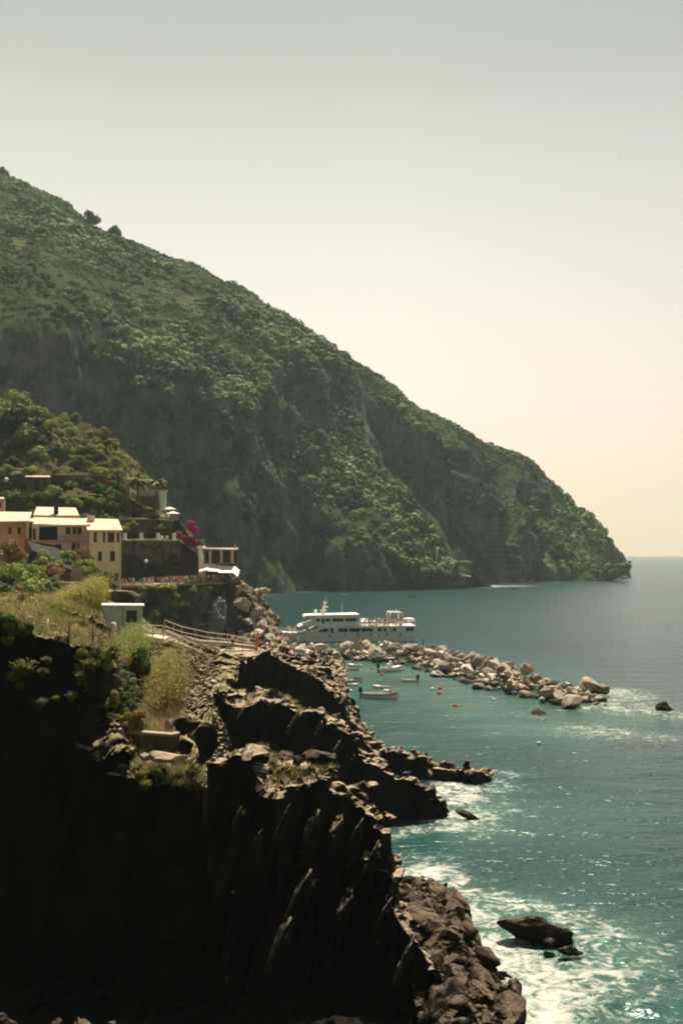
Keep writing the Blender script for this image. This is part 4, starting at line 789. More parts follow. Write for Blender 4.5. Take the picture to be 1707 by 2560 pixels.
class House:
    """box house whose front stands d metres ahead; openings are recessed into the front wall"""
    def __init__(s, name, label, px0, px1, py0, py1, d, depth, wall, cat='house'):
        s.d = d; s.x0, s.x1 = wx(px0, d), wx(px1, d); s.z1, s.z0 = wz(py0, d), wz(py1, d); s.depth = depth
        cx = (s.x0 + s.x1) / 2; s.ang = math.atan2(-max(cx, s.x1 - 9), d) * .93; s.o = empty(name, (cx, d, s.z0), s.ang); tag(s.o, label, cat); s.ox, s.oy, s.oz = s.o.location
        s.wall = wall; s.holes = []
    def opening(s, px0, px1, py0, py1, kind='window', shutters=None, pane='glass', label=None): s.holes.append((wx(px0, s.d), wx(px1, s.d), wz(py1, s.d), wz(py0, s.d), kind, shutters, pane, label))
    def L(s, x, y, z): return (x - s.ox, y - s.oy, z - s.oz)
    def done(s):
        m = MB(); d = s.d; xs = sorted({s.x0, s.x1, *[h[0] for h in s.holes], *[h[1] for h in s.holes]}); zs = sorted({s.z0, s.z1, *[h[2] for h in s.holes], *[h[3] for h in s.holes]}); rec = .22
        q = lambda *p: [s.L(*a) for a in p]
        for a, b in zip(xs, xs[1:]):
            for e, f in zip(zs, zs[1:]):
                cx, cz = (a + b) / 2, (e + f) / 2
                if not any(h[0] < cx < h[1] and h[2] < cz < h[3] for h in s.holes): m.face(q((a, d, e), (b, d, e), (b, d, f), (a, d, f)))
        for h in s.holes:
            a, b, e, f = h[:4]
            for p in (((a, d, e), (a, d + rec, e), (a, d + rec, f), (a, d, f)), ((b, d, e), (b, d, f), (b, d + rec, f), (b, d + rec, e)), ((a, d, f), (a, d + rec, f), (b, d + rec, f), (b, d, f)), ((a, d, e), (b, d, e), (b, d + rec, e), (a, d + rec, e))): m.face(q(*p))
        D_ = d + s.depth; a, b, e, f = s.x0, s.x1, s.z0, s.z1
        for p in (((a, d, e), (a, d, f), (a, D_, f), (a, D_, e)), ((b, d, e), (b, D_, e), (b, D_, f), (b, d, f)), ((a, D_, e), (a, D_, f), (b, D_, f), (b, D_, e))): m.face(q(*p))
        m.build('wall', M[s.wall], s.o)
        for (a, b, e, f, kind, sh, pane, label) in s.holes:
            g = MB(); g.box(a - s.ox, b - s.ox, d + rec - s.oy, d + rec + .04 - s.oy, e - s.oz, f - s.oz); w = g.build(kind, M[pane], s.o)
            if label: w['label'] = label
            if kind == 'window':
                g = MB(); t = .07
                g.box(a - s.ox, b - s.ox, d + rec - .05 - s.oy, d + rec - .003 - s.oy, e - s.oz, e + t - s.oz); g.box(a - s.ox, b - s.ox, d + rec - .05 - s.oy, d + rec - .003 - s.oy, f - t - s.oz, f - s.oz)
                g.box((a + b) / 2 - t / 2 - s.ox, (a + b) / 2 + t / 2 - s.ox, d + rec - .05 - s.oy, d + rec - .003 - s.oy, e + t - s.oz, f - t - s.oz); g.build('frame', M['iron'], w)
                g = MB(); g.box(a - .08 - s.ox, b + .08 - s.ox, d - .1 - s.oy, d - .003 - s.oy, e - .09 - s.oz, e - .002 - s.oz); g.build('sill', M['stone'], w)
            for side, mat in (sh or []):
                g = MB(); ww = (b - a) * .5; xa = a - ww if side == 'l' else b
                g.box(xa - s.ox, xa + ww - s.ox, d - .06 - s.oy, d - .004 - s.oy, e - s.oz, f - s.oz); g.build('shutter', M[mat], s.o)
        return s.o
    def roof(s, pts, thick=.22, name='roof', mat='roof'):
        """pts: (px,py,dist) corners of the roof slab's upper face"""
        P_ = [P(*p) for p in pts]; m = MB(); n = len(P_)
        inv = Matrix.Rotation(-s.ang, 3, 'Z'); t = [tuple(inv @ Vector(s.L(*p))) for p in P_]; b = [(x, y, z - thick) for x, y, z in t]
        m.face(t); m.face(b[::-1])
        for k in range(n): m.face([t[k], b[k], b[(k + 1) % n], t[(k + 1) % n]])
        return m.build(name, M[mat], s.o)
h = House('yellow_house', 'three storey yellow house with pale roof at the end of the row', 225, 303, 1324, 1475, 190, 9, 'wall_yellow')
for a, b, sh in ((236, 243, [('r', 'pale')]), (258, 264, None), (270, 286, None), (292, 298, None)): h.opening(a, b, 1331, 1355, shutters=sh)
h.opening(247, 256, 1379, 1402); h.opening(276, 288, 1378, 1402); h.opening(287, 296, 1433, 1452, kind='door', pane='shutter')
h.done(); h.roof([(219, 1325, 189.2), (307, 1325, 189.2), (296, 1298, 199.5), (211, 1295, 199.5)])
g = MB(); x_, z_ = wx(245, 196), wz(1300, 196); g.box(x_ - .7 - h.ox, x_ + .7 - h.ox, 197 - h.oy, 198.2 - h.oy, z_ - 1 - h.oz, z_ + .9 - h.oz, bev=.04); g.build('chimney', M['cream'], h.o)
g = MB(); g.box(h.x1 - .28 - h.ox, h.x1 - .08 - h.ox, 189.86 - h.oy, 189.99 - h.oy, 0, h.z1 - h.oz - .3); g.build('sunlit_edge', M['cream'], h.o)  # pale strip added for the sunlit side edge of the house
h = House('pink_house', 'long pink house with a big dark opening left of the yellow house', 84, 224.2, 1310, 1470, 191, 9, 'wall_pink')
h.opening(101, 145, 1317, 1350, kind='opening', pane='dark', label='wide dark loggia opening')
for a, b in ((165, 177), (181, 191), (193, 203)): h.opening(a, b, 1318, 1335, pane='glass', shutters=None)
h.opening(86, 93, 1322, 1350, kind='door', pane='shutter'); h.opening(140, 155, 1360, 1376); h.opening(179, 187, 1357, 1386, kind='window', shutters=[('r', 'redsh')]); h.opening(193.5, 199, 1358, 1386); h.opening(202, 208, 1405, 1422)
h.done(); h.roof([(82, 1312, 190), (220, 1312, 190), (212, 1296, 199), (84, 1293, 199)])
g = MB(); g.box(h.x0 + .8 - h.ox, h.x1 - .9 - h.ox, 189.7 - h.oy, 190.99 - h.oy, wz(1355, 191) - h.oz, wz(1353, 191) - h.oz); g.build('balcony', M['stone'], h.o)
g = MB()
for k in range(22): x_ = h.x0 + .9 + k * .46; g.box(x_ - .02 - h.ox, x_ + .02 - h.ox, 189.72 - h.oy, 189.76 - h.oy, wz(1353, 191) - h.oz, wz(1342, 191) - h.oz)
g.box(h.x0 + .8 - h.ox, h.x0 + 10.8 - h.ox, 189.7 - h.oy, 189.78 - h.oy, wz(1342, 191) - h.oz, wz(1341.3, 191) - h.oz); g.build('railing', M['iron'], h.o)
h = House('red_house', 'narrow dark red house front with a cream pillar', 64, 83.6, 1303, 1480, 191.3, 8, 'red')
h.opening(87 - 12, 90 - 9, 1318, 1346, kind='door', pane='dark'); h.done(); h.roof([(62, 1303, 190.6), (84, 1303, 190.6), (83, 1296, 198), (64, 1296, 198)])
g = MB(); g.box(wx(64.5, 191) - h.ox, wx(72, 191) - h.ox, 190.7 - h.oy, 191.29 - h.oy, wz(1347, 191) - h.oz, wz(1304, 191) - h.oz); g.build('pillar', M['cream'], h.o)
h = House('orange_house', 'weathered orange house with pale roof at the left border', -80, 63.6, 1303, 1480, 191.6, 9, 'wall_orange')
h.opening(20, 28, 1318, 1334); h.opening(42, 50, 1318, 1334); h.done(); h.roof([(-84, 1305, 190.5), (72, 1302, 190.5), (81, 1280, 200.5), (-84, 1278, 200.5)])
h = House('rear_house', 'low house behind with a long pale roof and brick chimney', 86, 200, 1288, 1330, 205, 8, 'cream')
h.done(); h.roof([(84, 1288.5, 204), (199, 1288.5, 204), (190, 1269, 213), (92, 1267, 213)])
g = MB(); x_ = wx(145, 206); g.box(x_ - .55 - h.ox, x_ + .35 - h.ox, 205.2 - h.oy, 206 - h.oy, wz(1290, 205) - h.oz, wz(1264, 205) - h.oz, bev=.03); g.box(x_ - .75 - h.ox, x_ + .55 - h.ox, 205.0 - h.oy, 206.2 - h.oy, wz(1263.8, 205) - h.oz, wz(1262, 205) - h.oz); g.build('chimney', M['grey'], h.o)
h = House('beige_tower', 'narrow beige tower wall at the left border above the orange roof', -40, 10, 1246, 1290, 215, 6, 'cream', 'building'); h.opening(-6, 2, 1255, 1268); h.done(); h.roof([(-42, 1246.5, 214.4), (12, 1246.5, 214.4), (11, 1243, 221), (-42, 1243, 221)], mat='roof')
# grey lean-to roof below the pink house
o = empty('lean_to_roof', P(125, 1400, 172)); tag(o, 'dark grey lean-to roof sloping down below the pink house', 'shed'); ox = Vector(o.location)
def slab(parent, name, pts, thick, mat):
    t = [Vector(P(*p)) - Vector(parent.location) for p in pts]; m = MB(); b = [p - Vector((0, 0, thick)) for p in t]; m.face(t); m.face(b[::-1])
    for k in range(len(t)): m.face([t[k], b[k], b[(k + 1) % len(t)], t[(k + 1) % len(t)]])
    return m.build(name, M[mat], parent)
slab(o, 'roof', [(80, 1374, 170), (132, 1400, 170), (136, 1408, 169.6), (181, 1425, 169), (178, 1382, 182), (140, 1364, 182), (69, 1352, 182)], .3, 'slate')
m = MB(); m.hexa([Vector(P(*p)) - ox for p in ((78, 1440, 171), (178, 1450, 170.5), (178, 1440, 180), (75, 1430, 180))], [Vector(P(*p)) - ox for p in ((82, 1381, 171), (178, 1429, 170), (176, 1390, 181), (75, 1360, 181))]); m.build('wall', M['brown'], o)

# terrace walls, pillars, lamps
def wall_thing(name, label, pts, thick, h_m, mat, cat='wall', cap=None):
    c = P(*pts[0]); o = empty(name, c); tag(o, label, cat); m = MB(); q = [Vector(P(*p)) - Vector(c) for p in pts]; rr = random.Random(len(label))
    for a, b in zip(q, q[1:]):
        d = (b - a); nrm = Vector((-d.y, d.x, 0)).normalized() * thick
        m.hexa([a - Vector((0, 0, h_m)), b - Vector((0, 0, h_m)), b + nrm - Vector((0, 0, h_m)), a + nrm - Vector((0, 0, h_m))], [a, b, b + nrm, a + nrm])
    m.build('wall_body', M[mat], o)
    if cap:
        m = MB()
        for a, b in zip(q, q[1:]):
            d = (b - a); nrm = Vector((-d.y, d.x, 0)).normalized(); e = Vector((0, 0, .003)); f = Vector((0, 0, .13))
            m.hexa([a - nrm * .08 + e, b - nrm * .08 + e, b + nrm * (thick + .08) + e, a + nrm * (thick + .08) + e], [a - nrm * .08 + f, b - nrm * .08 + f, b + nrm * (thick + .08) + f, a + nrm * (thick + .08) + f])
        m.build('coping', M[cap], o)
    return o
wall_thing('retaining_wall', 'tall dark stone retaining wall behind the crowd', [(303, 1353, 232), (350, 1352, 232), (400, 1352, 232), (452, 1353, 232)], .6, 9.5, 'dry_wall', cap='stone')
wall_thing('retaining_wall', 'dark stone terrace wall under the row of clipped shrubs', [(300, 1299, 243.4), (370, 1299, 243.4), (432, 1302, 243.4)], .5, 3.6, 'dry_wall', cap='stone')
wall_thing('retaining_wall', 'upper terrace wall of brown stone under the dark round tree', [(150, 1187, 259.4), (220, 1188, 259.4), (290, 1190, 259.6)], .5, 3.4, 'dry_wall', cap='roof')
wall_thing('garden_wall', 'low pale plastered wall between the hedges', [(168, 1226, 251.6), (220, 1228, 251.6)], .4, 1.6, 'cream')
wall_thing('garden_wall', 'thin white wall end sloping down beside the palm tree', [(319, 1183, 256), (323, 1200, 256), (328, 1228, 256)], .35, 1.2, 'white')
wall_thing('garden_wall', 'dark stone wall below the palm trunks', [(340, 1240, 258), (398, 1240, 258)], .4, 3.8, 'dry_wall')
o = empty('gate_pillar', P(408, 1272, 254)); tag(o, 'tall white pillar with a flat cap on the garden corner', 'pillar'); m = MB(); m.hexa([(-.5, -.5, -.5), (.55, -.5, -.5), (.55, .5, -.5), (-.5, .5, -.5)], [(-.95, -.5, 4.6), (.85, -.5, 4.6), (.85, .5, 4.6), (-.95, .5, 4.6)]); m.build('shaft', M['pale'], o)
m = MB(); m.box(-2.6, 1.2, -.75, .75, 4.603, 4.9); m.build('cap', M['roof'], o)
for px, lab in ((312, 'leftmost'), (353, 'second from left'), (395, 'third from left'), (435, 'rightmost')):
    c = P(px, 1351.5, 231.9); o = empty('terrace_pillar', c); tag(o, 'short white pillar on the terrace wall, %s of four' % lab, 'pillar', 'white pillars on the terrace wall'); m = MB(); m.box(-.36, .36, .0, .6, .14, 1.75); m.build('shaft', M['white'], o); m = MB(); m.box(-.43, .43, -.06, .66, 1.753, 1.85); m.build('cap', M['cream'], o)
o = empty('terrace_railing', P(374, 1351, 231.7)); tag(o, 'thin iron railing strung between the white terrace pillars', 'railing'); m = MB()
for z in (.7, 1.55): m.box(wx(312, 231.7) - o.location.x + .44, wx(353, 231.7) - o.location.x - .44, .28, .32, z, z + .04); m.box(wx(353, 231.7) - o.location.x + .44, wx(395, 231.7) - o.location.x - .44, .28, .32, z, z + .04); m.box(wx(395, 231.7) - o.location.x + .44, wx(435, 231.7) - o.location.x - .44, .28, .32, z, z + .04)
m.build('rails', M['iron'], o)
def lamp_post(px, py, d, h_px, label, r_px=5.5):
    s = d / F_PX; h_ = h_px * s; c = P(px, py, d); o = empty('street_lamp', (c[0], c[1], c[2] - h_)); tag(o, label, 'lamp'); m = MB(); m.tube([(0, 0, 0), (0, 0, h_ - r_px * s)], .07, 6); m.build('post', M['iron'], o)
    m = MB(); m.ball((0, 0, h_), r_px * s, 2); m.build('lamp_shade', M['lamp'], o); return o
lamp_post(17, 1199, 256, 38, 'globe street lamp at the left border of the garden'); lamp_post(82, 1203, 256, 34, 'globe street lamp beside the dark terrace door', 4.5)
o = lamp_post(366, 1403, 229, 42, 'white globe lamp in front of the dark retaining wall', 5)
# terrace house with doorway in the garden
h = House('garden_hut', 'small stone hut with dark doorways behind the globe lamp', 66, 125, 1192, 1232, 255, 4, 'dry_wall', 'hut'); h.opening(88, 98, 1200, 1230, kind='door', pane='dark'); h.opening(106, 115, 1203, 1220); h.done(); h.roof([(64, 1192, 254.6), (127, 1192, 254.6), (125, 1189, 259.5), (66, 1189, 259.5)])
# parasols, chairs
def parasol(px, py, d, w, label):
    c = P(px, py, d); o = empty('parasol', (c[0], c[1], c[2] - 2.3)); tag(o, label, 'parasol'); m = MB(); m.tube([(0, 0, 0), (0, 0, 2.4)], .05, 6); m.build('pole', M['white'], o)
    m = MB(); m.hexa([(-w, -w * .8, 2.1), (w, -w * .8, 2.1), (w, w * .8, 2.1), (-w, w * .8, 2.1)], [(-w * .12, -w * .1, 2.62), (w * .12, -w * .1, 2.62), (w * .12, w * .1, 2.62), (-w * .12, w * .1, 2.62)])
    m.box(-w, w, -w * .8 - .01, -w * .8 + .01, 1.9, 2.098); m.build('canopy', M['canvas'], o)
parasol(425, 1271, 256, 1.75, 'upper white square parasol below the white pillar'); parasol(434, 1282, 251, 1.75, 'lower white square parasol above the magenta blossom')
def chair(px, py, d, rz, label, group):
    c = P(px, py, d); o = empty('garden_chair', c, rz); tag(o, label, 'chair', group); m = MB(); m.box(-.35, .35, -.35, .35, .4, .48); m.build('seat', M['white'], o); m = MB(); m.box(-.35, .35, .30, .36, .483, 1.15); m.build('backrest', M['white'], o)
    for sx in (-.3, .3):
        for sy in (-.3, .3): m = MB(); m.box(sx - .03, sx + .03, sy - .03, sy + .03, 0, .397); m.build('leg', M['white'], o)
for px, py, rz in ((404, 1297, 0), (412, 1297, .6), (420, 1297, -.4)): chair(px, py, 249, rz, 'white garden chair under the parasols', 'white garden chairs under the parasols')
for px, rz in ((407, 2.8), (418, 3.3)): chair(px, 1351, 233.5, rz, 'white chair between the terrace pillars', 'white chairs between the terrace pillars')

# restaurant above the sea
d = 229
o = empty('restaurant', P(505, 1437, d)); tag(o, 'open sided seaside restaurant with flat roof and white awning', 'restaurant'); ox, oy, oz = o.location
X = lambda px: wx(px, d) - ox
Z = lambda py: wz(py, d) - oz
m = MB(); m.box(X(497), X(508), 0, 5, -.5, Z(1364)); m.build('wall', M['white'], o)
m = MB(); m.box(X(508.2), X(588), 4.6, 5, Z(1432), Z(1374)); m.build('rear_wall', M['brown'], o)
m = MB(); m.hexa([(X(506), -.4, Z(1377)), (X(590), -.4, Z(1377)), (X(590), 5.2, Z(1377)), (X(506), 5.2, Z(1377))], [(X(506), -.4, Z(1371)), (X(590), -.4, Z(1374)), (X(592), 5.2, Z(1369)), (X(506), 5.2, Z(1369))]); m.build('roof', M['stone'], o)
m = MB(); m.box(X(508.2), X(584), -.2, 4.5, Z(1410), Z(1407)); m.build('floor', M['stone'], o)
for px in (526, 554, 581): m = MB(); m.box(X(px - 3), X(px + 3), -.15, .3, Z(1406.9), Z(1377.2)); m.build('column', M['cream'], o)
m = MB(); m.box(X(509), X(581), -.25, -.19, Z(1399), Z(1397.5)); m.box(X(509), X(581), -.25, -.19, Z(1390), Z(1389.3)); m.build('railing', M['wood'], o)
m = MB()
pt = [(X(505), Z(1411)), (X(525), Z(1409)), (X(552), Z(1413)), (X(590), Z(1416)), (X(600), Z(1425))]
for (a, za), (b, zb) in zip(pt, pt[1:]):
    m.hexa([(a, -4.2, za - 1.75), (b, -4.2, zb - 1.5), (b, -.3, zb - .15), (a, -.3, za - .15)], [(a, -4.2, za - 1.6), (b, -4.2, zb - 1.35), (b, -.3, zb), (a, -.3, za)])
m.build('awning', M['canvas'], o)
for px in (512, 545, 575, 592): m = MB(); m.tube([(X(px), -4.0, -.2), (X(px), -4.0, Z(1411) - 1.9)], .06, 6); m.build('awning_post', M['wood'], o)
m = MB(); m.tube([(X(586), 1, Z(1371)), (X(587), 1, Z(1362))], .12, 6); m.box(X(584), X(590), .8, 1.2, Z(1362), Z(1361)); m.build('chimney', M['cream'], o)
# terrace edge: low wall and railing in front of the crowd
o = empty('terrace_railing', P(430, 1456, 219)); tag(o, 'thin railing along the edge of the crowded sea terrace', 'railing'); m = MB(); pts = [(290, 1464, 214.6), (350, 1462, 216.6), (400, 1460, 217.6), (440, 1459, 219.6), (480, 1457, 221.6), (520, 1455, 223.6), (555, 1454, 225.6)]
q = [Vector(P(*p)) - Vector(o.location) for p in pts]
for z in (.55, 1.05): m.tube([p + Vector((0, 0, z)) for p in q], .016, 5)
m.build('rails', M['stone'], o); m = MB()
for a, b in zip(q, q[1:]):
    for k in range(3): p = a.lerp(b, k / 3); m.tube([p + Vector((0, 0, -.3)), p + Vector((0, 0, 1.05))], .02, 5)
m.build('posts', M['stone'], o)
wall_thing('terrace_slab', 'stone floor edge of the crowded sea terrace', [(285, 1465, 214.8), (350, 1462.6, 216.8), (400, 1460.6, 217.8), (440, 1459.6, 219.8), (480, 1457.6, 221.8), (520, 1455.6, 223.8), (558, 1454.6, 225.8)], 14, .5, 'stone', 'terrace')
wall_thing('low_rock_wall', 'brown rock outcrop with dry top behind the white shack', [(262, 1484, 150), (285, 1477, 150), (318, 1480, 150), (338, 1492, 150)], 4, 4.5, 'terrace_rock', 'rock')
# ------------------------------------------------------------------ boulders and loose rocks
def rock_mesh(name, seed, sub=3, cuts=9, rough=.05, sc=(1, 1, 1), lum=.12):
    """angular quarried block: a ball trimmed by random planes, then roughened"""
    bm = bmesh.new(); bmesh.ops.create_icosphere(bm, subdivisions=sub, radius=1); r = np.random.default_rng(seed)
    V_ = np.array([v.co[:] for v in bm.verts]); n = r.normal(size=(cuts, 3)); n /= np.linalg.norm(n, axis=1, keepdims=True); h = r.uniform(.38, .80, cuts)
    for k in range(cuts):
        t = V_ @ n[k]; V_ = V_ - np.maximum(t - h[k], 0)[:, None] * n[k] * .97
    V_ = V_ * np.array(sc); V_ = V_ * (1 + lum * fbm(V_ * 1.2 + seed, 3, seed))[:, None] + rough * np.stack([vnoise(V_ * 4 + seed, k) for k in range(3)], -1)
    for v, c in zip(bm.verts, V_): v.co = c
    me = bpy.data.meshes.new(name); bm.to_mesh(me); bm.free(); return me
BOULD = []
for k in range(9):
    for mt in M['boulder']:
        me = rock_mesh('boulder', 900 + k, 3, 12 + k % 5, .035, (1, [.8, 1, .7][k % 3], [.75, .6, .85][(k // 3) % 3]), .05); me.materials.append(mt); BOULD.append(me)
DARKR = []
for k in range(6):
    me = rock_mesh('rock', 950 + k, 4, 10, .07, (1, .8, .75), .2); me.materials.append(M['sea_rock']); DARKR.append(me)
BUTT = []
for k in range(4):
    me = rock_mesh('slab', 1300 + k, 4, 11, .05, (.55, .8, 2.2), .12); me.materials.append(M['cliff']); BUTT.append(me)
def rock(px, py, d, r_px, label, mesh, name='rock', sc=(1, 1, 1), rot=(0, 0, 0), group=None, cat='rock'):
    o = bpy.data.objects.new(name, mesh); COL.objects.link(o); o.location = P(px, py, d); s = r_px * d / F_PX * 1.25; o.scale = (s * sc[0], s * sc[1], s * sc[2]); o.rotation_euler = rot; return tag(o, label, cat, group)
CL = [(672, 1643), (720, 1640), (760, 1637), (860, 1637), (960, 1634), (1060, 1641), (1140, 1664), (1220, 1686), (1300, 1709), (1380, 1730), (1450, 1737), (1500, 1737)]
def breakwater():
    r = random.Random(5); c = [W(x, y, .8) for x, y in CL]; seg = [np.linalg.norm((b - a)[:2]) for a, b in zip(c, c[1:])]; tot = sum(seg); n = 0; placed = []
    def at(s):
        for a, b, l in zip(c, c[1:], seg):
            if s <= l: return a + (b - a) * s / l, (b - a) / l
            s -= l
        return c[-1], (c[-1] - c[-2]) / seg[-1]
    for layer, (cnt, hw, zb) in enumerate(((130, 7.5, .1), (90, 5.2, 1.2), (62, 2.8, 2.3))):
        for k in range(cnt):
            s = (k + r.uniform(.1, .9)) / cnt * tot; f = s / tot; p, t = at(s); q = r.uniform(-1, 1); off = q * hw * (1.2 - .5 * f)
            nrm = np.array([-t[1], t[0], 0]); big = r.uniform(.65, 1.4) * (1.0 + .15 * f); g = p + nrm * off
            if (layer == 2 and f > .80) or (layer == 1 and f > .94): continue
            big *= 1.1 - .35 * max(0, f - .6)
            o = bpy.data.objects.new('boulder', BOULD[r.choice([0, 4, 8, 12, 16, 20, 24, 28, 32]) + r.choice([0, 0, 0, 0, 1, 1, 2, 3] if f < .3 else [0, 0, 1, 1, 2, 2, 3])]); COL.objects.link(o)
            o.location = (g[0], g[1], zb + r.uniform(-.25, .35) - (.5 if f > .9 and layer else 0)); o.scale = (big * r.uniform(.9, 1.5), big * r.uniform(.8, 1.2), big * r.uniform(.75, 1.15)); o.rotation_euler = (r.uniform(-.5, .5), r.uniform(-.5, .5), r.uniform(0, 6.28))
            tag(o, 'pale angular boulder piled in the harbour breakwater', 'boulder', 'boulders of the breakwater')
    # the smaller stones filling the gaps, past the first few hundred
    V_, Q_, off = [], [], 0; small = [np.array([v.co[:] for v in m_.vertices]) for m_ in BOULD[::4]]; faces = [np.array([p.vertices[:] for p in m_.polygons]) for m_ in BOULD[::4]]
    rg = np.random.default_rng(3)
    for k in range(520):
        s = rg.random() * tot; f = s / tot; p, t = at(s); q = rg.uniform(-1, 1); nrm = np.array([-t[1], t[0], 0]); g = p + nrm * q * 7.5 * (1.15 - .5 * f); z = (1 - abs(q)) * 2.6 * rg.random() - .1
        i = rg.integers(0, 9); a = rg.uniform(0, 6.28); M_ = np.array([[math.cos(a), -math.sin(a), 0], [math.sin(a), math.cos(a), 0], [0, 0, 1]]) * rg.uniform(.3, .75)
        V_.append(small[i] @ M_.T + np.array([g[0], g[1], z])); Q_.append(faces[i] + off); off += len(small[i])
    o = link('rubble', np_mesh('rubble', np.concatenate(V_), np.concatenate(Q_)), M['boulder'][1]); tag(o, 'small rubble stones filling the gaps of the breakwater', 'rubble', kind='stuff')
breakwater()
B = lambda k, c: BOULD[(k % 9) * 4 + c]
rock(1352, 1785, 128, 24, 'dark wedge shaped boulder lowest in front of the breakwater end', B(2, 3), 'boulder', (1.1, .9, .9), (.3, .2, .6), cat='boulder')
rock(1430, 1758, 133, 30, 'broad brown boulder before the breakwater tip', B(4, 2), 'boulder', (1.2, 1, .8), (.2, -.2, .3), cat='boulder')
rock(1368, 1738, 140, 30, 'flat dark fronted boulder near the breakwater tip', B(6, 2), 'boulder', (1.2, .9, .7), (.1, .1, 1.9), cat='boulder')
rock(1468, 1718, 145, 27, 'large cube like boulder at the breakwater tip', B(1, 1), 'boulder', (1, .9, 1.0), (.1, .15, .7), cat='boulder')
rock(1502, 1722, 144, 24, 'dark block closing the breakwater tip', B(3, 3), 'boulder', (.8, .9, 1.1), (0, .2, 2.2), cat='boulder')
rock(1312, 1674, 152, 24, 'big pyramid shaped boulder on the breakwater crest', B(5, 1), 'boulder', (1.1, 1, 1), (.2, .4, 1.0), cat='boulder')
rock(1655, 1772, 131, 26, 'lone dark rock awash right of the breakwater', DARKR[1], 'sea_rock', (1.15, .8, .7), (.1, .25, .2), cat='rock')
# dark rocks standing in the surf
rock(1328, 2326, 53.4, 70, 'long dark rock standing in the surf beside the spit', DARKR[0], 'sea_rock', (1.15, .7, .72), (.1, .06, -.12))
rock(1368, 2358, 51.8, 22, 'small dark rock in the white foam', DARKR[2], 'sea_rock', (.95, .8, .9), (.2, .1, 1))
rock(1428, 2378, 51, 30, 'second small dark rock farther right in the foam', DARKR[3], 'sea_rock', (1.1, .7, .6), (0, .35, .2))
rock(1168, 2036, 77.5, 22, 'narrow dark rock off the tip of the middle ridge', DARKR[4], 'sea_rock', (1.3, .7, .5), (0, .5, .1))
me_s = []
for k in range(6):
    me = rock_mesh('slab', 1200 + k, 4, 10, .05, (.5, 1.25, .55), .12); me.materials.append(M['sea_rock']); me_s.append(me)
rr = random.Random(8); G_, n_, tv_, tu_ = SPIT; k = 0; tries = 0
while k < 74 and tries < 4000:
    tries += 1; p = G_[rr.randrange(G_.shape[0]), rr.randrange(G_.shape[1])]
    if p[2] < .15 or p[1] < 40 or tv_[0] is None: continue
    s_ = rr.uniform(.3, .9) * (1.6 if rr.random() < .2 else 1); o = bpy.data.objects.new('spit_rock', me_s[rr.randrange(6)]); COL.objects.link(o); o.location = p + np.array([0, 0, .02]); o.scale = (s_ * rr.uniform(.8, 1.3), s_ * rr.uniform(.9, 1.5), s_ * rr.uniform(.8, 1.4)); o.rotation_euler = (rr.uniform(-.5, .7), rr.uniform(.3, 1.1), rr.uniform(-.3, .7))
    tag(o, 'tilted bedrock slab on the sunlit spit above the surf', 'rock', 'slabs of the sunlit spit'); k += 1
# leaning buttresses against the black faces
for k, (px, py, d, r_) in enumerate(((592, 2052, 44.6, 22), (640, 2150, 43.9, 30), (705, 2075, 44.3, 26), (770, 2105, 45.0, 34), (838, 2085, 45.8, 28), (888, 2120, 46.0, 30), (925, 2170, 45.6, 26), (740, 2260, 43.9, 40), (860, 2290, 44.6, 40), (955, 2330, 44.2, 34), (1010, 2420, 43.3, 32), (690, 2390, 43.4, 44))):
    rock(px, py, d, r_, 'dark slanted slab leaning against the nearest black ridge', BUTT[k % 4], 'leaning_rock', (.8, 1.2, 1.0), (rr.uniform(-.1, .1), .28 + rr.uniform(-.06, .08), rr.uniform(-.3, .3)), 'slanted slabs against the nearest black ridge')
for k, (px, py, d, r_) in enumerate(((600, 1800, 77.4, 18), (665, 1812, 77.2, 22), (730, 1820, 76.8, 18), (790, 1850, 76.2, 20), (840, 1880, 75.9, 18), (880, 1925, 75.7, 16), (700, 1690, 104.0, 14), (760, 1715, 103.3, 14))):
    rock(px, py, d, r_, 'dark slanted slab leaning against the middle black ridges', BUTT[k % 4], 'leaning_rock', (.8, 1.1, 1.0), (rr.uniform(-.1, .1), .28 + rr.uniform(-.06, .08), rr.uniform(-.3, .3)), 'slanted slabs against the middle black ridges')
# standing stones and boulders on the ledges
me = rock_mesh('standing_rock', 31, 4, 7, .03, (.78, .6, 1.35), .10); me.materials.append(M['cliff'])
rock(514, 1850, 47.6, 33, 'tall dark upright rock standing on the ledge', me, 'standing_rock', (1.0, 1, 1.0), (0, 0, .3))
me = rock_mesh('leaning_rock', 37, 4, 9, .03, (1, .7, 1.1), .12); me.materials.append(M['cliff'])
rock(471, 1868, 47.7, 25, 'dark split rock leaning against the upright rock', me, 'leaning_rock', (.9, 1, .95), (.2, .3, 1.1))
rock(462, 1818, 50.5, 27, 'dark boulder with a pale top behind the low stone wall', DARKR[5], 'boulder', (1.1, .9, .9), (.1, 0, .4), cat='boulder')
rock(428, 1812, 51, 17, 'pale block at the right end of the low stone wall', B(0, 0), 'boulder', (.9, .8, 1.1), (0, 0, .5), cat='boulder')
rock(410, 1895, 46.9, 36, 'flat pale rock slab on the grassy ledge', B(7, 1), 'boulder', (1.4, 1, .45), (.1, .1, .3), cat='boulder')
rock(365, 1890, 47, 20, 'small pale rock left of the flat slab', B(3, 2), 'boulder', (1, 1, .8), (.3, .1, 1.3), cat='boulder')
rock(480, 1935, 46.6, 18, 'low mossy rock at the lip of the ledge', B(5, 2), 'boulder', (1.2, 1, .7), (.1, .3, 2.3), cat='boulder')
rock(790, 1900, 51.5, 42, 'large rugged rock on the grassy top of the nearest ridge', DARKR[2], 'boulder', (1.2, .9, .85), (.2, .1, .5), cat='boulder')
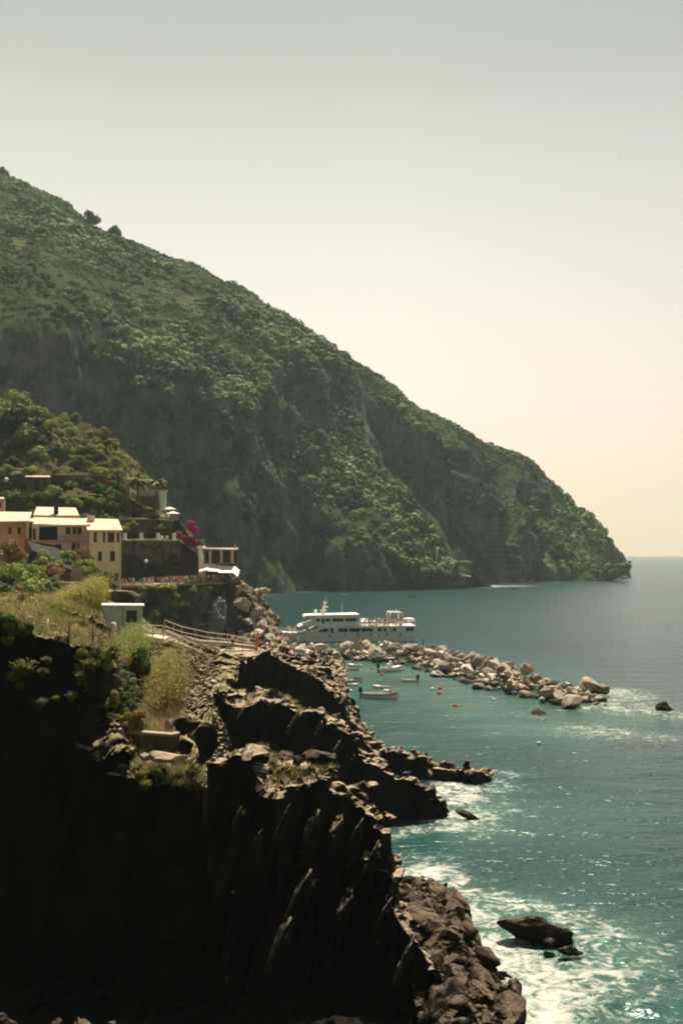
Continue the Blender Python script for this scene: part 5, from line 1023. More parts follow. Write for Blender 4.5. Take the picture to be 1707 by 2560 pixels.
rock(712, 1888, 52, 25, 'dark square boulder beside the large rugged rock', DARKR[4], 'boulder', (1.1, .9, .75), (0, .1, 1.3), cat='boulder')
rock(745, 1915, 50, 24, 'pale edged boulder below the large rugged rock', DARKR[1], 'boulder', (.9, .9, 1), (.4, .1, 2.2), cat='boulder')
rock(682, 1740, 80.5, 30, 'fluted rock knob on the middle ridge', DARKR[3], 'boulder', (1.2, .9, .9), (.2, .1, .6), cat='boulder')
me = rock_mesh('buttress', 41, 4, 9, .08, (.75, .6, 1.5), .2); me.materials.append(simple('grey_buttress', (.16, .165, .15), .95, .05, .4, 1.0))
rock(552, 1545, 207, 40, 'grey rock buttress under the restaurant', me, 'rock_buttress', (.8, 1, .85), (0, .1, .3))
CRAG = []
for k in range(4):
    me = rock_mesh('crag', 1400 + k, 4, 15, .09, (1, .8, 1.15), .28); me.materials.append(M['boulder'][1 + k % 2]); CRAG.append(me)
for px, py, d, r_, k, c in ((612, 1510, 224, 22, 0, 1), (640, 1530, 220, 20, 1, 0), (655, 1560, 216, 22, 3, 1), (640, 1585, 212, 18, 4, 0), (672, 1590, 208, 18, 5, 1), (700, 1600, 206, 12, 6, 1), (625, 1555, 218, 16, 7, 2), (600, 1475, 228, 14, 2, 0), (660, 1476, 235, 13, 6, 1), (640, 1478, 236, 10, 4, 2)):
    rock(px, py, d, r_ * .85, 'pale weathered rock at the point below the restaurant', CRAG[k % 4], 'point_rock', (1.1, .9, 1.15), (k * .3, .2, k), 'pale rocks at the point below the restaurant')
rr = random.Random(12)
for k in range(46):
    t = rr.random(); px = 430 + rr.uniform(-55, 95) + 30 * t; py = 1640 + 120 * t + rr.uniform(-18, 18); d = 84 - 22 * t + rr.uniform(-1, 1) + (px - 430) * .10
    rock(px, py + 4, d, rr.uniform(4, 13), 'weathered stone tumbled on the slope below the stepped path', B(rr.randrange(9), rr.choice([1, 2, 3])), 'tumbled_stone', (1.2, .9, .75), (rr.uniform(-.5, .5), rr.uniform(-.5, .5), rr.uniform(0, 6)), 'stones tumbled below the stepped path', 'stone')
for px, py, d, r_, k in ((2, 2555, 33, 34, 0), (135, 2572, 33, 26, 1), (210, 2574, 33.5, 36, 2), (268, 2572, 33, 22, 3)):
    rock(px, py, d, r_, 'sunlit boulder at the bottom edge under the black cliff', DARKR[k], 'foreground_rock', (1.1, 1, .9), (k, .2, k), 'sunlit boulders at the bottom edge')
wall_thing('low_stone_wall', 'low dry stone wall holding the rusty grass above the ledge', [(328, 1834, 49.4), (380, 1838, 49.3), (428, 1842, 49.3), (450, 1838, 49.5)], .35, .75, 'dry_wall', cap='stone')

# ------------------------------------------------------------------ shack, fence, path
d = 75
o = empty('shack', P(308, 1590, d), R(12)); tag(o, 'small grey white shack on short legs with a barred window', 'shack'); s = d / F_PX
m = MB(); m.hexa([(-.95, 0, .55), (1.42, 0, .55), (1.42, 1.9, .55), (-.95, 1.9, .55)], [(-1.55, 0, 2.22), (1.42, 0, 2.22), (1.42, 1.9, 2.22), (-1.55, 1.9, 2.22)]); m.box(-.5, 1.1, .02, 1.6, .02, .548); m.build('body', M['teal'], o)
m = MB(); m.hexa([(-1.6, -.1, 2.223), (1.55, -.1, 2.223), (1.55, 2.0, 2.223), (-1.6, 2.0, 2.223)], [(-1.6, -.1, 2.34), (1.55, -.1, 2.28), (1.55, 2.0, 2.32), (-1.6, 2.0, 2.38)]); m.build('roof', M['pale'], o)
m = MB(); m.box(.22, 1.02, -.03, -.003, .98, 1.92); w = m.build('window', M['blue'], o); m = MB()
for k in range(6): m.box(.26 + k * .14, .29 + k * .14, -.06, -.033, 1.0, 1.9)
m.build('bars', M['iron'], w); m = MB(); m.box(.14, 1.1, -.05, -.003, .90, .977); m.box(.14, 1.1, -.05, -.003, 1.923, 2.0); m.box(.14, .217, -.05, -.003, .98, 1.92); m.box(1.023, 1.1, -.05, -.003, .98, 1.92); m.build('frame', M['pale'], w)
m = MB(); m.box(-.02, .0, -.04, -.003, .6, 2.2); m.build('panel_joint', M['grey'], o)
for x in (-.4, .3, 1.0): m = MB(); m.tube([(x, .2, -.9), (x, .2, .02)], .05, 6); m.build('leg', M['wood'], o)
m = MB(); m.tube([(-1.5, -.05, 1.9), (-.9, -.05, .2)], .05, 6); m.build('brace', M['iron'], o)
o = empty('gas_bottle', P(284, 1568, 73.5)); tag(o, 'pale stubby post beside the left corner of the shack', 'post'); m = MB(); m.tube([(0, 0, -.6), (0, 0, .28), (0, 0, .36)], [.2, .2, .1], 8); m.build('post_body', M['cream'], o)
for (px, py0, py1, d_, tilt, mt, lab) in ((111, 1592, 1548, 50.6, .22, 'cream', 'leaning pale wooden fence post on the cliff edge'), (173, 1600, 1552, 50.6, 0, 'iron', 'dark upright fence post in the middle of the cliff edge'), (234, 1614, 1562, 51, -.05, 'iron', 'dark fence post nearest the white shack'), (52, 1545, 1522, 60, .05, 'wood', 'grey post among the shrubs at the left')):
    c = P(px, py0, d_); o = empty('fence_post', c); h_ = (py0 - py1) * d_ / F_PX; m = MB(); m.tube([(0, 0, -.3), (tilt * h_, 0, h_)], .05 if mt == 'cream' else .035, 6); m.build('post_body', M[mt], o); tag(o, lab, 'post')
o = empty('wire', P(0, 1515, 52)); tag(o, 'thin wire running down to the cliff edge from the left border', 'wire'); m = MB()
for a, b in (((-40, 1495, 52), (75, 1572, 50.5)), ((-40, 1520, 52), (60, 1580, 50.5))): m.tube([Vector(P(*a)) - Vector(o.location), Vector(P(*b)) - Vector(o.location)], .012, 4)
m.build('strand', M['grey'], o)
# stepped path
def strip(name, label, pts, w, mat, thick=.35, cat='path'):
    me_ = MB(); q = [Vector(P(*p)) for p in pts]
    for a, b in zip(q, q[1:]): me_.hexa([a - Vector((0, 0, thick)), b - Vector((0, 0, thick)), b + Vector((0, w, -thick)), a + Vector((0, w, -thick))], [a, b, b + Vector((0, w, 0)), a + Vector((0, w, 0))])
    o = me_.build(name, M[mat]); tag(o, label, cat, kind='structure'); return o
strip('path', 'pale paved path end beside the shack', [(352, 1590, 76), (380, 1592, 77), (412, 1597, 78)], 2.0, 'cream')
strip('path', 'upper ledge of the path descending to the platform', [(414, 1576, 84), (450, 1590, 90), (500, 1602, 98), (560, 1606, 108), (640, 1617, 112)], 1.2, 'stone')
n_ = 9
for k in range(n_):
    t = k / (n_ - 1); a = (418 + 92 * t, 1600 + 36 * t, 80 + 22 * t)
    strip('steps', 'stone steps going down from the shack to the platform', [(a[0], a[1], a[2]), (a[0] + 14, a[1] + 1.5, a[2] + 1)], 1.0, 'stone', .3)
strip('platform', 'sunlit rock platform behind the far black ridge', [(505, 1634, 104.5), (560, 1636, 105.2), (620, 1642, 105.5), (690, 1630, 107)], 10, 'stone', .8)
def railing(name, label, pts, h, r_, mat, nrail=2, posts=True, sub=2):
    c = P(*pts[0]); o = empty(name, c); tag(o, label, 'railing'); q = [Vector(P(*p)) - Vector(c) for p in pts]; m = MB()
    for k in range(nrail): m.tube([p + Vector((0, 0, h * (k + 1) / nrail)) for p in q], r_, 5)
    m.build('rails', M[mat], o)
    for a, b in zip(q, q[1:]):
        for k in range(sub): p = a.lerp(b, k / sub); m = MB(); m.tube([p + Vector((0, 0, -.2)), p + Vector((0, 0, h))], r_ * 1.15, 5); m.build('post', M[mat], o)
    p = q[-1]; m = MB(); m.tube([p + Vector((0, 0, -.2)), p + Vector((0, 0, h))], r_ * 1.3, 5); m.build('post', M[mat], o); return o
railing('railing', 'three bar railing across the gap right of the shack', [(356, 1590, 76.2), (408, 1592, 77.5)], .85, .035, 'cream', 3)
railing('railing', 'upper pale railing sloping down the path to the platform', [(412, 1580, 84), (455, 1594, 91), (520, 1606, 100), (570, 1610, 108), (645, 1621, 111)], 1.0, .035, 'cream', 2)
railing('railing', 'lower pale handrail following the stone steps', [(412, 1604, 79.5), (450, 1618, 87), (514, 1645, 101)], .9, .035, 'cream', 2)
railing('railing', 'railing along the back of the platform', [(575, 1622, 106), (640, 1628, 108.5), (690, 1628, 109)], 1.0, .03, 'wood', 2)
o = empty('signal_post', P(643, 1621, 110)); tag(o, 'orange red post with a white cap on the platform', 'post'); m = MB(); m.tube([(0, 0, -.3), (-.05, 0, .5), (.05, 0, 1.7)], [.12, .14, .12], 8); m.build('shaft', M['buoy'], o); m = MB(); m.ball((.05, 0, 1.88), .19, 2); m.build('cap', M['white'], o)
for px, y0, y1, d_, lab in ((636, 1600, 1552, 125, 'thin grey mast left of the orange post'), (661, 1612, 1556, 118, 'thin grey mast right of the orange post'), (508, 1452, 1386, 221, 'grey mast beside the white restaurant wall'), (497, 1446, 1364, 224, 'tall pale post at the left end of the restaurant')):
    o = empty('mast', P(px, y0, d_)); h_ = (y0 - y1) * d_ / F_PX; m = MB(); m.tube([(0, 0, -.4), (0, 0, h_)], [.09, .06], 6); m.build('pole', M['stone' if d_ < 200 else 'cream'], o); m = MB(); m.ball((0, 0, h_), .11, 1); m.build('cap', M['stone'], o); tag(o, lab, 'mast')
o = empty('harbour_marker', P(1003 * K, 1292 * K, 588)); tag(o, 'small pale beacon post at the tip of the nearer headland', 'beacon'); m = MB(); m.tube([(0, 0, -5), (-.4, 0, 3), (.4, 0, 9)], [.7, .5, .35], 6); m.build('pole', M['cream'], o)
for px, py, d_, r_, k in ((1118, 1402, 590, 20, 0), (1145, 1408, 588, 24, 3), (1120, 1418, 586, 18, 5), (1160, 1440, 584, 18, 6)):
    rock(px, py, d_, r_, 'pale rock shelf at the foot of the nearer headland', B(k, 2), 'headland_rock', (1.3, 1, .6), (.1, .1, k), 'pale rocks at the foot of the nearer headland')
for px, py, d_, r_ in ((1290, 1458, 690, 9), (1215, 1462, 655, 8), (1330, 1455, 705, 9), (1400, 1452, 735, 8), (1260, 1460, 670, 7), (1545, 1441, 845, 12), (1560, 1443.5, 838, 8)):
    rock(px, py, d_, r_, 'low rock awash below the farther headland', DARKR[int(px) % 6], 'skerry', (1.6, 1, .5), (0, 0, px), 'rocks awash below the farther headland')

# broken blocks along the crests of the black ridges
LEDGE = []
for k in range(7):
    me = rock_mesh('block', 980 + k, 3, 9, .06, (1, .85, .8), .1); me.materials.append(M['cliff']); LEDGE.append(me)
rr = random.Random(44)
for nm, H, cnt, lo, hi, lab, ok in (('ridge_block', R3, 22, .2, .6, 'nearest black ridge', lambda p: p[1] > 46), ('ridge_block', R2, 26, .25, .7, 'middle black ridge', lambda p: p[1] > 77), ('ridge_block', R1, 18, .25, .7, 'far black ridge', lambda p: True), ('ridge_block', R0, 22, .25, .8, 'ridge above the boat harbour', lambda p: True), ('reef_block', RT, 30, .3, .8, 'low reef', lambda p: True), ('slope_block', SLOPE, 0, .2, .6, '', lambda p: True)):
    G, n, tv, tu = H; iv = np.where((tv > 2.9) & (tv < 4.0))[0]; k = 0; tries = 0
    while k < cnt and tries < 900:
        tries += 1; a, b = rr.choice(list(iv)), rr.randrange(G.shape[1]); p = G[a, b]
        if p[2] < .5 or not ok(p): continue
        s_ = rr.uniform(lo, hi) * (1.3 if rr.random() < .15 else .8); o = bpy.data.objects.new(nm, LEDGE[rr.randrange(7)]); COL.objects.link(o); o.location = p + np.array([0, 0, .12 * s_]); o.scale = (s_ * rr.uniform(.8, 1.6), s_, s_ * rr.uniform(.7, 1.2)); o.rotation_euler = (rr.uniform(-.4, .4), rr.uniform(-.5, .3), rr.uniform(0, 6.28))
        tag(o, 'broken dark rock block on top of the %s' % lab, 'rock', 'blocks on the ' + lab); k += 1
# ------------------------------------------------------------------ ferry
FS = 232.5 / F_PX                                    # metres per photo pixel at the ferry
fc = W(880, 1600.5)
fer = empty('ferry', (fc[0], fc[1], 0), R(7)); tag(fer, 'white two deck passenger ferry lying behind the breakwater', 'ferry')
fx = lambda px: (px - 880) * FS * 1.008
fz = lambda py: (1600.5 - py) * FS
def hull_half(x):                                    # half beam along the length, bow at -x
    t = (x - fx(668)) / (fx(1034) - fx(668)); return 3.7 * min(1, (max(t, 0) / .34)) ** .6 * (1 - .01 * max(0, t - .8) / .2)
def ring_loft(m, xs, zs, half, inset=lambda z: 1.0, xshift=lambda z, x: x):
    rows = []
    for z in zs:
        p = [(xshift(z, x), -half(x) * inset(z), z(x) if callable(z) else z) for x in xs] + [(xshift(z, x), half(x) * inset(z), z(x) if callable(z) else z) for x in reversed(xs)]
        rows.append([m.bm.verts.new(q) for q in p])
    for A, B_ in zip(rows, rows[1:]):
        for k in range(len(A)): m.bm.faces.new((A[k], A[(k + 1) % len(A)], B_[(k + 1) % len(A)], B_[k])).material_index = m.mi
    m.bm.faces.new(rows[-1]).material_index = m.mi
xs = [fx(668) + (fx(1034) - fx(668)) * (k / 22) ** 1.15 for k in range(23)]
deck = lambda x: fz(1579) + .9 * max(0, (fx(720) - x) / 6) ** 1.5
m = MB(); ring_loft(m, xs, [lambda x: -1.2, lambda x: .3, lambda x: deck(x) * .6, deck], lambda x: hull_half(x) + .02)
m.build('hull', M['white'], fer)
m = MB(); q = [Vector((x, -hull_half(x) - .06, deck(x) + .02)) for x in xs]; m.tube(q, .07, 5); q = [Vector((x, -hull_half(x) - .05, deck(x) * .45)) for x in xs[2:]]; m.tube(q, .05, 5); m.build('rubbing_strake', M['pale'], fer)
# main deck house, flush with the hull side, raked front
def deckhouse(name, px0t, px0b, px1, py0, py1, half, mat='white'):
    m = MB(); zt, zb = fz(py0), fz(py1); m.hexa([(fx(px0b), -half, zb), (fx(px1), -half, zb), (fx(px1), half, zb), (fx(px0b), half, zb)], [(fx(px0t), -half * .98, zt), (fx(px1), -half * .98, zt), (fx(px1), half * .98, zt), (fx(px0t), half * .98, zt)]); return m.build(name, M[mat], fer)
deckhouse('main_cabin', 794, 757, 1032.5, 1565, 1578.7, 3.68)
m = MB(); m.box(fx(790), fx(1035), -3.78, 3.78, fz(1564.9), fz(1562.5)); m.build('upper_deck', M['white'], fer)
deckhouse('upper_cabin', 783, 778, 897, 1540.3, 1562.4, 3.3)
m = MB(); m.hexa([(fx(757), -3.1, fz(1540.2)), (fx(896), -3.5, fz(1540.2)), (fx(896), 3.5, fz(1540.2)), (fx(757), 3.1, fz(1540.2))], [(fx(760), -3.0, fz(1535)), (fx(893), -3.4, fz(1533)), (fx(893), 3.4, fz(1533)), (fx(760), 3.0, fz(1535))]); m.build('roof', M['white'], fer)
m = MB(); m.hexa([(fx(743), -2.9, fz(1563.5)), (fx(778), -3.2, fz(1563.5)), (fx(778), 3.2, fz(1563.5)), (fx(743), 2.9, fz(1563.5))], [(fx(749), -2.9, fz(1560)), (fx(781), -3.2, fz(1550.5)), (fx(781), 3.2, fz(1550.5)), (fx(749), 2.9, fz(1560))]); m.build('front_canopy', M['white'], fer)
for px in (746, 760): m = MB(); m.tube([(fx(px), -2.7, fz(1579)), (fx(px), -2.7, fz(1563.6))], .06, 6); m.build('canopy_post', M['white'], fer)
def fwin(px0, px1, py0, py1, y, name='window', slant=0):
    m = MB(); m.hexa([(fx(px0), y - .03, fz(py1)), (fx(px1), y - .03, fz(py1)), (fx(px1), y + .02, fz(py1)), (fx(px0), y + .02, fz(py1))], [(fx(px0) + slant, y - .03, fz(py0)), (fx(px1), y - .03, fz(py0)), (fx(px1), y + .02, fz(py0)), (fx(px0) + slant, y + .02, fz(py0))]); w = m.build(name, M['navy'], fer)
    n = max(1, int((px1 - px0) / 9)); m = MB()
    for k in range(1, n): x_ = fx(px0) + (fx(px1) - fx(px0)) * k / n; m.box(x_ - .03, x_ + .03, y - .05, y - .032, fz(py1), fz(py0))
    m.box(fx(px0) + slant, fx(px1), y - .06, y - .032, fz(py0) + .003, fz(py0) + .05); m.box(fx(px0), fx(px1), y - .06, y - .032, fz(py1) - .05, fz(py1) - .003); m.build('frame', M['pale'], w)
for a, b, sl in ((789, 815, 1.1), (841, 864, 0), (868, 895, 0), (899, 926, 0), (939, 949, 0), (954, 960, 0), (971, 973.5, 0), (977, 984, 0)): fwin(a, b, 1568, 1576, -3.66, slant=sl)
fwin(822, 828, 1567, 1578, -3.66, 'door')
for a, b in ((787, 796), (800, 806), (810, 821), (826, 854), (859, 886)): fwin(a, b, 1543.5, 1550.5 if a != 800 else 1556, -3.27, 'window' if a != 800 else 'door')
fwin(1010, 1029, 1567.5, 1575, -3.66, 'stern_opening')
# little dark sailboat marks painted along the hull
for k, px in enumerate((819, 857.5, 889, 921, 943, 963, 997)):
    m = MB(); y = -hull_half(fx(px)) - .045; s_ = .45 if px != 943 else .22; z_ = fz(1585.5 if k else 1587)
    m.hexa([(fx(px) - s_, y, z_ - .12), (fx(px) + s_, y, z_ - .12), (fx(px) + s_, y + .02, z_ - .12), (fx(px) - s_, y + .02, z_ - .12)], [(fx(px) - s_, y, z_), (fx(px) + s_, y, z_), (fx(px) + s_, y + .02, z_), (fx(px) - s_, y + .02, z_)])
    m.hexa([(fx(px) - s_ * .5, y, z_ + .06), (fx(px) + s_ * .35, y, z_ + .06), (fx(px) + s_ * .35, y + .02, z_ + .06), (fx(px) - s_ * .5, y + .02, z_ + .06)], [(fx(px) - .03, y, z_ + s_ * 1.3), (fx(px) + .03, y, z_ + s_ * 1.3), (fx(px) + .03, y + .02, z_ + s_ * 1.3), (fx(px) - .03, y + .02, z_ + s_ * 1.3)]); m.build('hull_emblem', M['blue'], fer)
# mast, radar, vents, railings, stern arch
m = MB(); m.tube([(fx(806), 0, fz(1534)), (fx(812), 0, fz(1503))], [.45, .16], 8); m.tube([(fx(812), 0, fz(1503)), (fx(813), 0, fz(1490))], .04, 5); m.box(fx(799), fx(817), -.15, .15, fz(1526), fz(1524)); m.box(fx(806), fx(819), -.9, .9, fz(1517), fz(1515.5)); mast = m.build('mast', M['white'], fer)
m = MB(); m.box(fx(805), fx(819), -.12, .12, fz(1505.5), fz(1503.8)); m.box(fx(811), fx(813), -.1, .1, fz(1503.6), fz(1501)); m.build('radar', M['white'], mast)
m = MB(); m.ball((fx(788), 0, fz(1527)), .42, 2); m.tube([(fx(788), 0, fz(1534)), (fx(788), 0, fz(1529))], .18, 6); m.build('dome', M['white'], fer)
m = MB(); m.tube([(fx(853.5), -.5, fz(1533)), (fx(853.5), -.5, fz(1505))], .04, 5); m.build('antenna', M['white'], fer)
m = MB()
for z in (.55, 1.05): m.tube([(fx(898), -3.65, fz(1562.5) + z), (fx(1012), -3.65, fz(1562.5) + z), (fx(1034), -3.4, fz(1562.5) + z)], .035, 5)
for k in range(20): x_ = fx(898 + k * 6); m.tube([(x_, -3.65, fz(1562.5)), (x_, -3.65, fz(1562.5) + 1.05)], .03, 5)
m.build('railing', M['white'], fer)
m = MB()
for z in (.5, .95): m.tube([(x, -hull_half(x) + .05, deck(x) + z) for x in xs[1:10]], .035, 5)
for x in xs[1:10]: m.tube([(x, -hull_half(x) + .05, deck(x)), (x, -hull_half(x) + .05, deck(x) + .95)], .03, 5)
m.build('bow_railing', M['white'], fer)
m = MB(); m.tube([(fx(968), -2.2, fz(1562.5)), (fx(974), -2.2, fz(1530)), (fx(1001), -2.2, fz(1530)), (fx(1003), -2.2, fz(1541))], .14, 6); m.tube([(fx(968), 2.2, fz(1562.5)), (fx(974), 2.2, fz(1530)), (fx(1001), 2.2, fz(1530)), (fx(1003), 2.2, fz(1562))], .14, 6); m.tube([(fx(975), -2.2, fz(1530)), (fx(975), 2.2, fz(1530))], .12, 6); m.tube([(fx(1000), -2.2, fz(1530)), (fx(1000), 2.2, fz(1530))], .12, 6); m.tube([(fx(992), 0, fz(1530)), (fx(992), 0, fz(1521))], .06, 5); m.build('stern_arch', M['white'], fer)
for px in (908, 931): m = MB(); m.hexa([(fx(px - 9), -2.6, fz(1553)), (fx(px + 9), -2.6, fz(1553)), (fx(px + 9), 1.6, fz(1553)), (fx(px - 9), 1.6, fz(1553))], [(fx(px - 3), -1.2, fz(1546 if px == 908 else 1549)), (fx(px + 3), -1.2, fz(1546 if px == 908 else 1549)), (fx(px + 3), 0, fz(1546 if px == 908 else 1549)), (fx(px - 3), 0, fz(1546 if px == 908 else 1549))]); m.tube([(fx(px), -.6, fz(1562.5)), (fx(px), -.6, fz(1552.8))], .05, 5); m.build('sun_shade', M['canvas'], fer)
m = MB(); m.ball((fx(1020), -1.5, fz(1549.5)), 1.0, 2, (1.6, .8, .55)); m.build('life_raft', M['white'], fer)

# ------------------------------------------------------------------ boats and buoys
def boat(px, py, L_px, ang, label, hullm='white', inner='pale', beam=.38, parts=(), name='rowing_boat', cat='boat', fr=.55):
    c = W(px, py); s = c[1] / F_PX; Ln = L_px * s; o = empty(name, (c[0], c[1], 0), R(ang)); tag(o, label, cat); b = Ln * beam * .5
    prof = [(-.5, .62, .9), (-.3, .85, .85), (0, 1, .88), (.25, .82, .98), (.42, .38, 1.15), (.5, .03, 1.3)]; h = fr * min(1, Ln / 4.5) + .1
    m = MB(); rows = [[m.bm.verts.new((x * Ln, sg * w * b * k, z if z < 0 else zz * h * z)) for (x, w, zz) in prof for sg in (1,)] + [m.bm.verts.new((x * Ln, -w * b * k, z if z < 0 else zz * h * z)) for (x, w, zz) in prof[::-1]] for k, z in ((.55, -.25), (.85, .3), (1.0, 1.0), (.90, 1.0), (.75, .45))]
    for A, B_ in zip(rows, rows[1:]):
        for k in range(len(A)): m.bm.faces.new((A[k], A[(k + 1) % len(A)], B_[(k + 1) % len(A)], B_[k]))
    m.build('hull', M[hullm], o)
    m = MB(); m.face([(x * Ln * .97, w * b * .8, h * .5) for x, w, z in prof] + [(x * Ln * .97, -w * b * .8, h * .5) for x, w, z in prof[::-1]]); m.build('deck', M[inner], o)
    for x in (-.2, .12): m = MB(); m.box(x * Ln - .12, x * Ln + .12, -b * .8, b * .8, h * .7, h * .78); m.build('thwart', M['wood'], o)
    for p in parts:
        m = MB()
        if p == 'outboard': m.box(-.5 * Ln - .45, -.5 * Ln - .02, -.18, .18, h * .9, h * .9 + .75, bev=.06); m.box(-.5 * Ln - .3, -.5 * Ln - .1, -.08, .08, -.3, h * .9); m.build('outboard', M['dark'], o)
        if p == 'console': m.box(-.12 * Ln, .06 * Ln, -b * .45, b * .45, h * .5, h + .55); m.hexa([(.0, -b * .45, h + .552), (.07 * Ln, -b * .45, h + .552), (.07 * Ln, b * .45, h + .552), (.0, b * .45, h + .552)], [(-.02, -b * .4, h + 1.0), (.03 * Ln, -b * .4, h + 1.0), (.03 * Ln, b * .4, h + 1.0), (-.02, b * .4, h + 1.0)]); m.build('console', M['white'], o)
        if p == 'cover': m.hexa([(.02 * Ln, -b * .95, h * .9), (.44 * Ln, -b * .3, h * 1.1), (.44 * Ln, b * .3, h * 1.1), (.02 * Ln, b * .95, h * .9)], [(.04 * Ln, -b * .5, h + .3), (.38 * Ln, -b * .1, h + .25), (.38 * Ln, b * .1, h + .25), (.04 * Ln, b * .5, h + .3)]); m.build('cover', M['navy'], o)
        if p == 'foredeck': m.face([(.1 * Ln, .96 * b, h * .96), (.25 * Ln, .8 * b, h * 1.0), (.42 * Ln, .36 * b, h * 1.15), (.5 * Ln, 0, h * 1.22), (.42 * Ln, -.36 * b, h * 1.15), (.25 * Ln, -.8 * b, h * 1.0), (.1 * Ln, -.96 * b, h * .96)]); m.build('foredeck', M['white'], o)
        if p == 'wheelhouse': m.box(.10 * Ln, .24 * Ln, -b * .5, b * .5, h * .5, h + .42, bev=.06); m.build('cabin', M['pale'], o)
        if p == 'stripe': m.tube([(x * Ln, -w * b * 1.01, zz * h * .75) for x, w, zz in prof], .06, 5); m.build('stripe', M['navy'], o)
    return o
boat(887, 1667, 38, 155, 'small white boat nearest the breakwater rocks', 'white', 'pale', parts=('foredeck',))
boat(874, 1676, 46, 170, 'low grey boat moored behind the rock point', 'pale', 'grey', parts=())
boat(862, 1679, 20, 165, 'small white dinghy tucked against the rock point', 'white', 'cream', .5)
boat(975, 1679, 60, 24, 'white motor boat with console and black outboard', 'white', 'cream', .42, ('console', 'outboard', 'foredeck'), 'motor_boat', fr=.8)
boat(1020, 1704, 40, 172, 'small white skiff in the middle of the harbour', 'white', 'cream', .4, ('outboard',))
boat(884, 1706, 48, 8, 'white boat with a dark blue bow cover', 'white', 'pale', .4, ('cover', 'stripe'))
boat(879, 1715, 36, -8, 'white boat lying in front of the blue covered boat', 'white', 'cream', .42, ('foredeck',))
boat(953, 1721, 44, 172, 'small white tender with raised ends', 'white', 'white', .36, ('foredeck',))
bh = boat(950, 1746, 92, -14, 'largest moored white boat with a person aboard', 'white', 'wood', .34, ('wheelhouse', 'outboard', 'stripe'), 'fishing_boat', fr=.75)
boat(1031, 1492, 20, 5, 'red kayak far out near the headland', 'redb', 'redb', .3, (), 'kayak', 'kayak', .5)
boat(862, 1487, 12, 170, 'tiny white boat far out behind the ferry', 'white', 'pale', .4)
boat(1287, 1473, 16, 10, 'small dark boat below the farther headland', 'navy', 'grey', .35)
for px, py, mt, lab, r_ in ((930, 1673, 'buoy', 'orange buoy left of the white motor boat', .26), (1005, 1677, 'redb', 'red buoy off the bow of the white motor boat', .22), (954, 1688, 'buoy', 'orange buoy under the black outboard', .25), (1081, 1724, 'white', 'white buoy beside two red buoys', .24), (1099, 1722, 'redb', 'upper red buoy beside the white buoy', .26), (1097, 1735, 'redb', 'lower red buoy below the white buoy', .27), (1137, 1766, 'redb', 'single red buoy apart from the other buoys', .26), (1346, 1860, 'white', 'tiny white float in the open water', .18), (1235, 1751, 'white', 'small white float near the breakwater foot', .2), (876, 1729, 'white', 'pale float beside the black rock point', .25)):
    c = W(px, py); o = empty('buoy', (c[0], c[1], 0)); tag(o, lab, 'buoy'); m = MB(); m.ball((0, 0, .12), r_, 2, (1.15, 1.15, 1)); m.build('float', M[mt], o); m = MB(); m.tube([(0, 0, r_), (0, 0, r_ + .16)], .06, 6); m.build('eye', M['dark'], o)

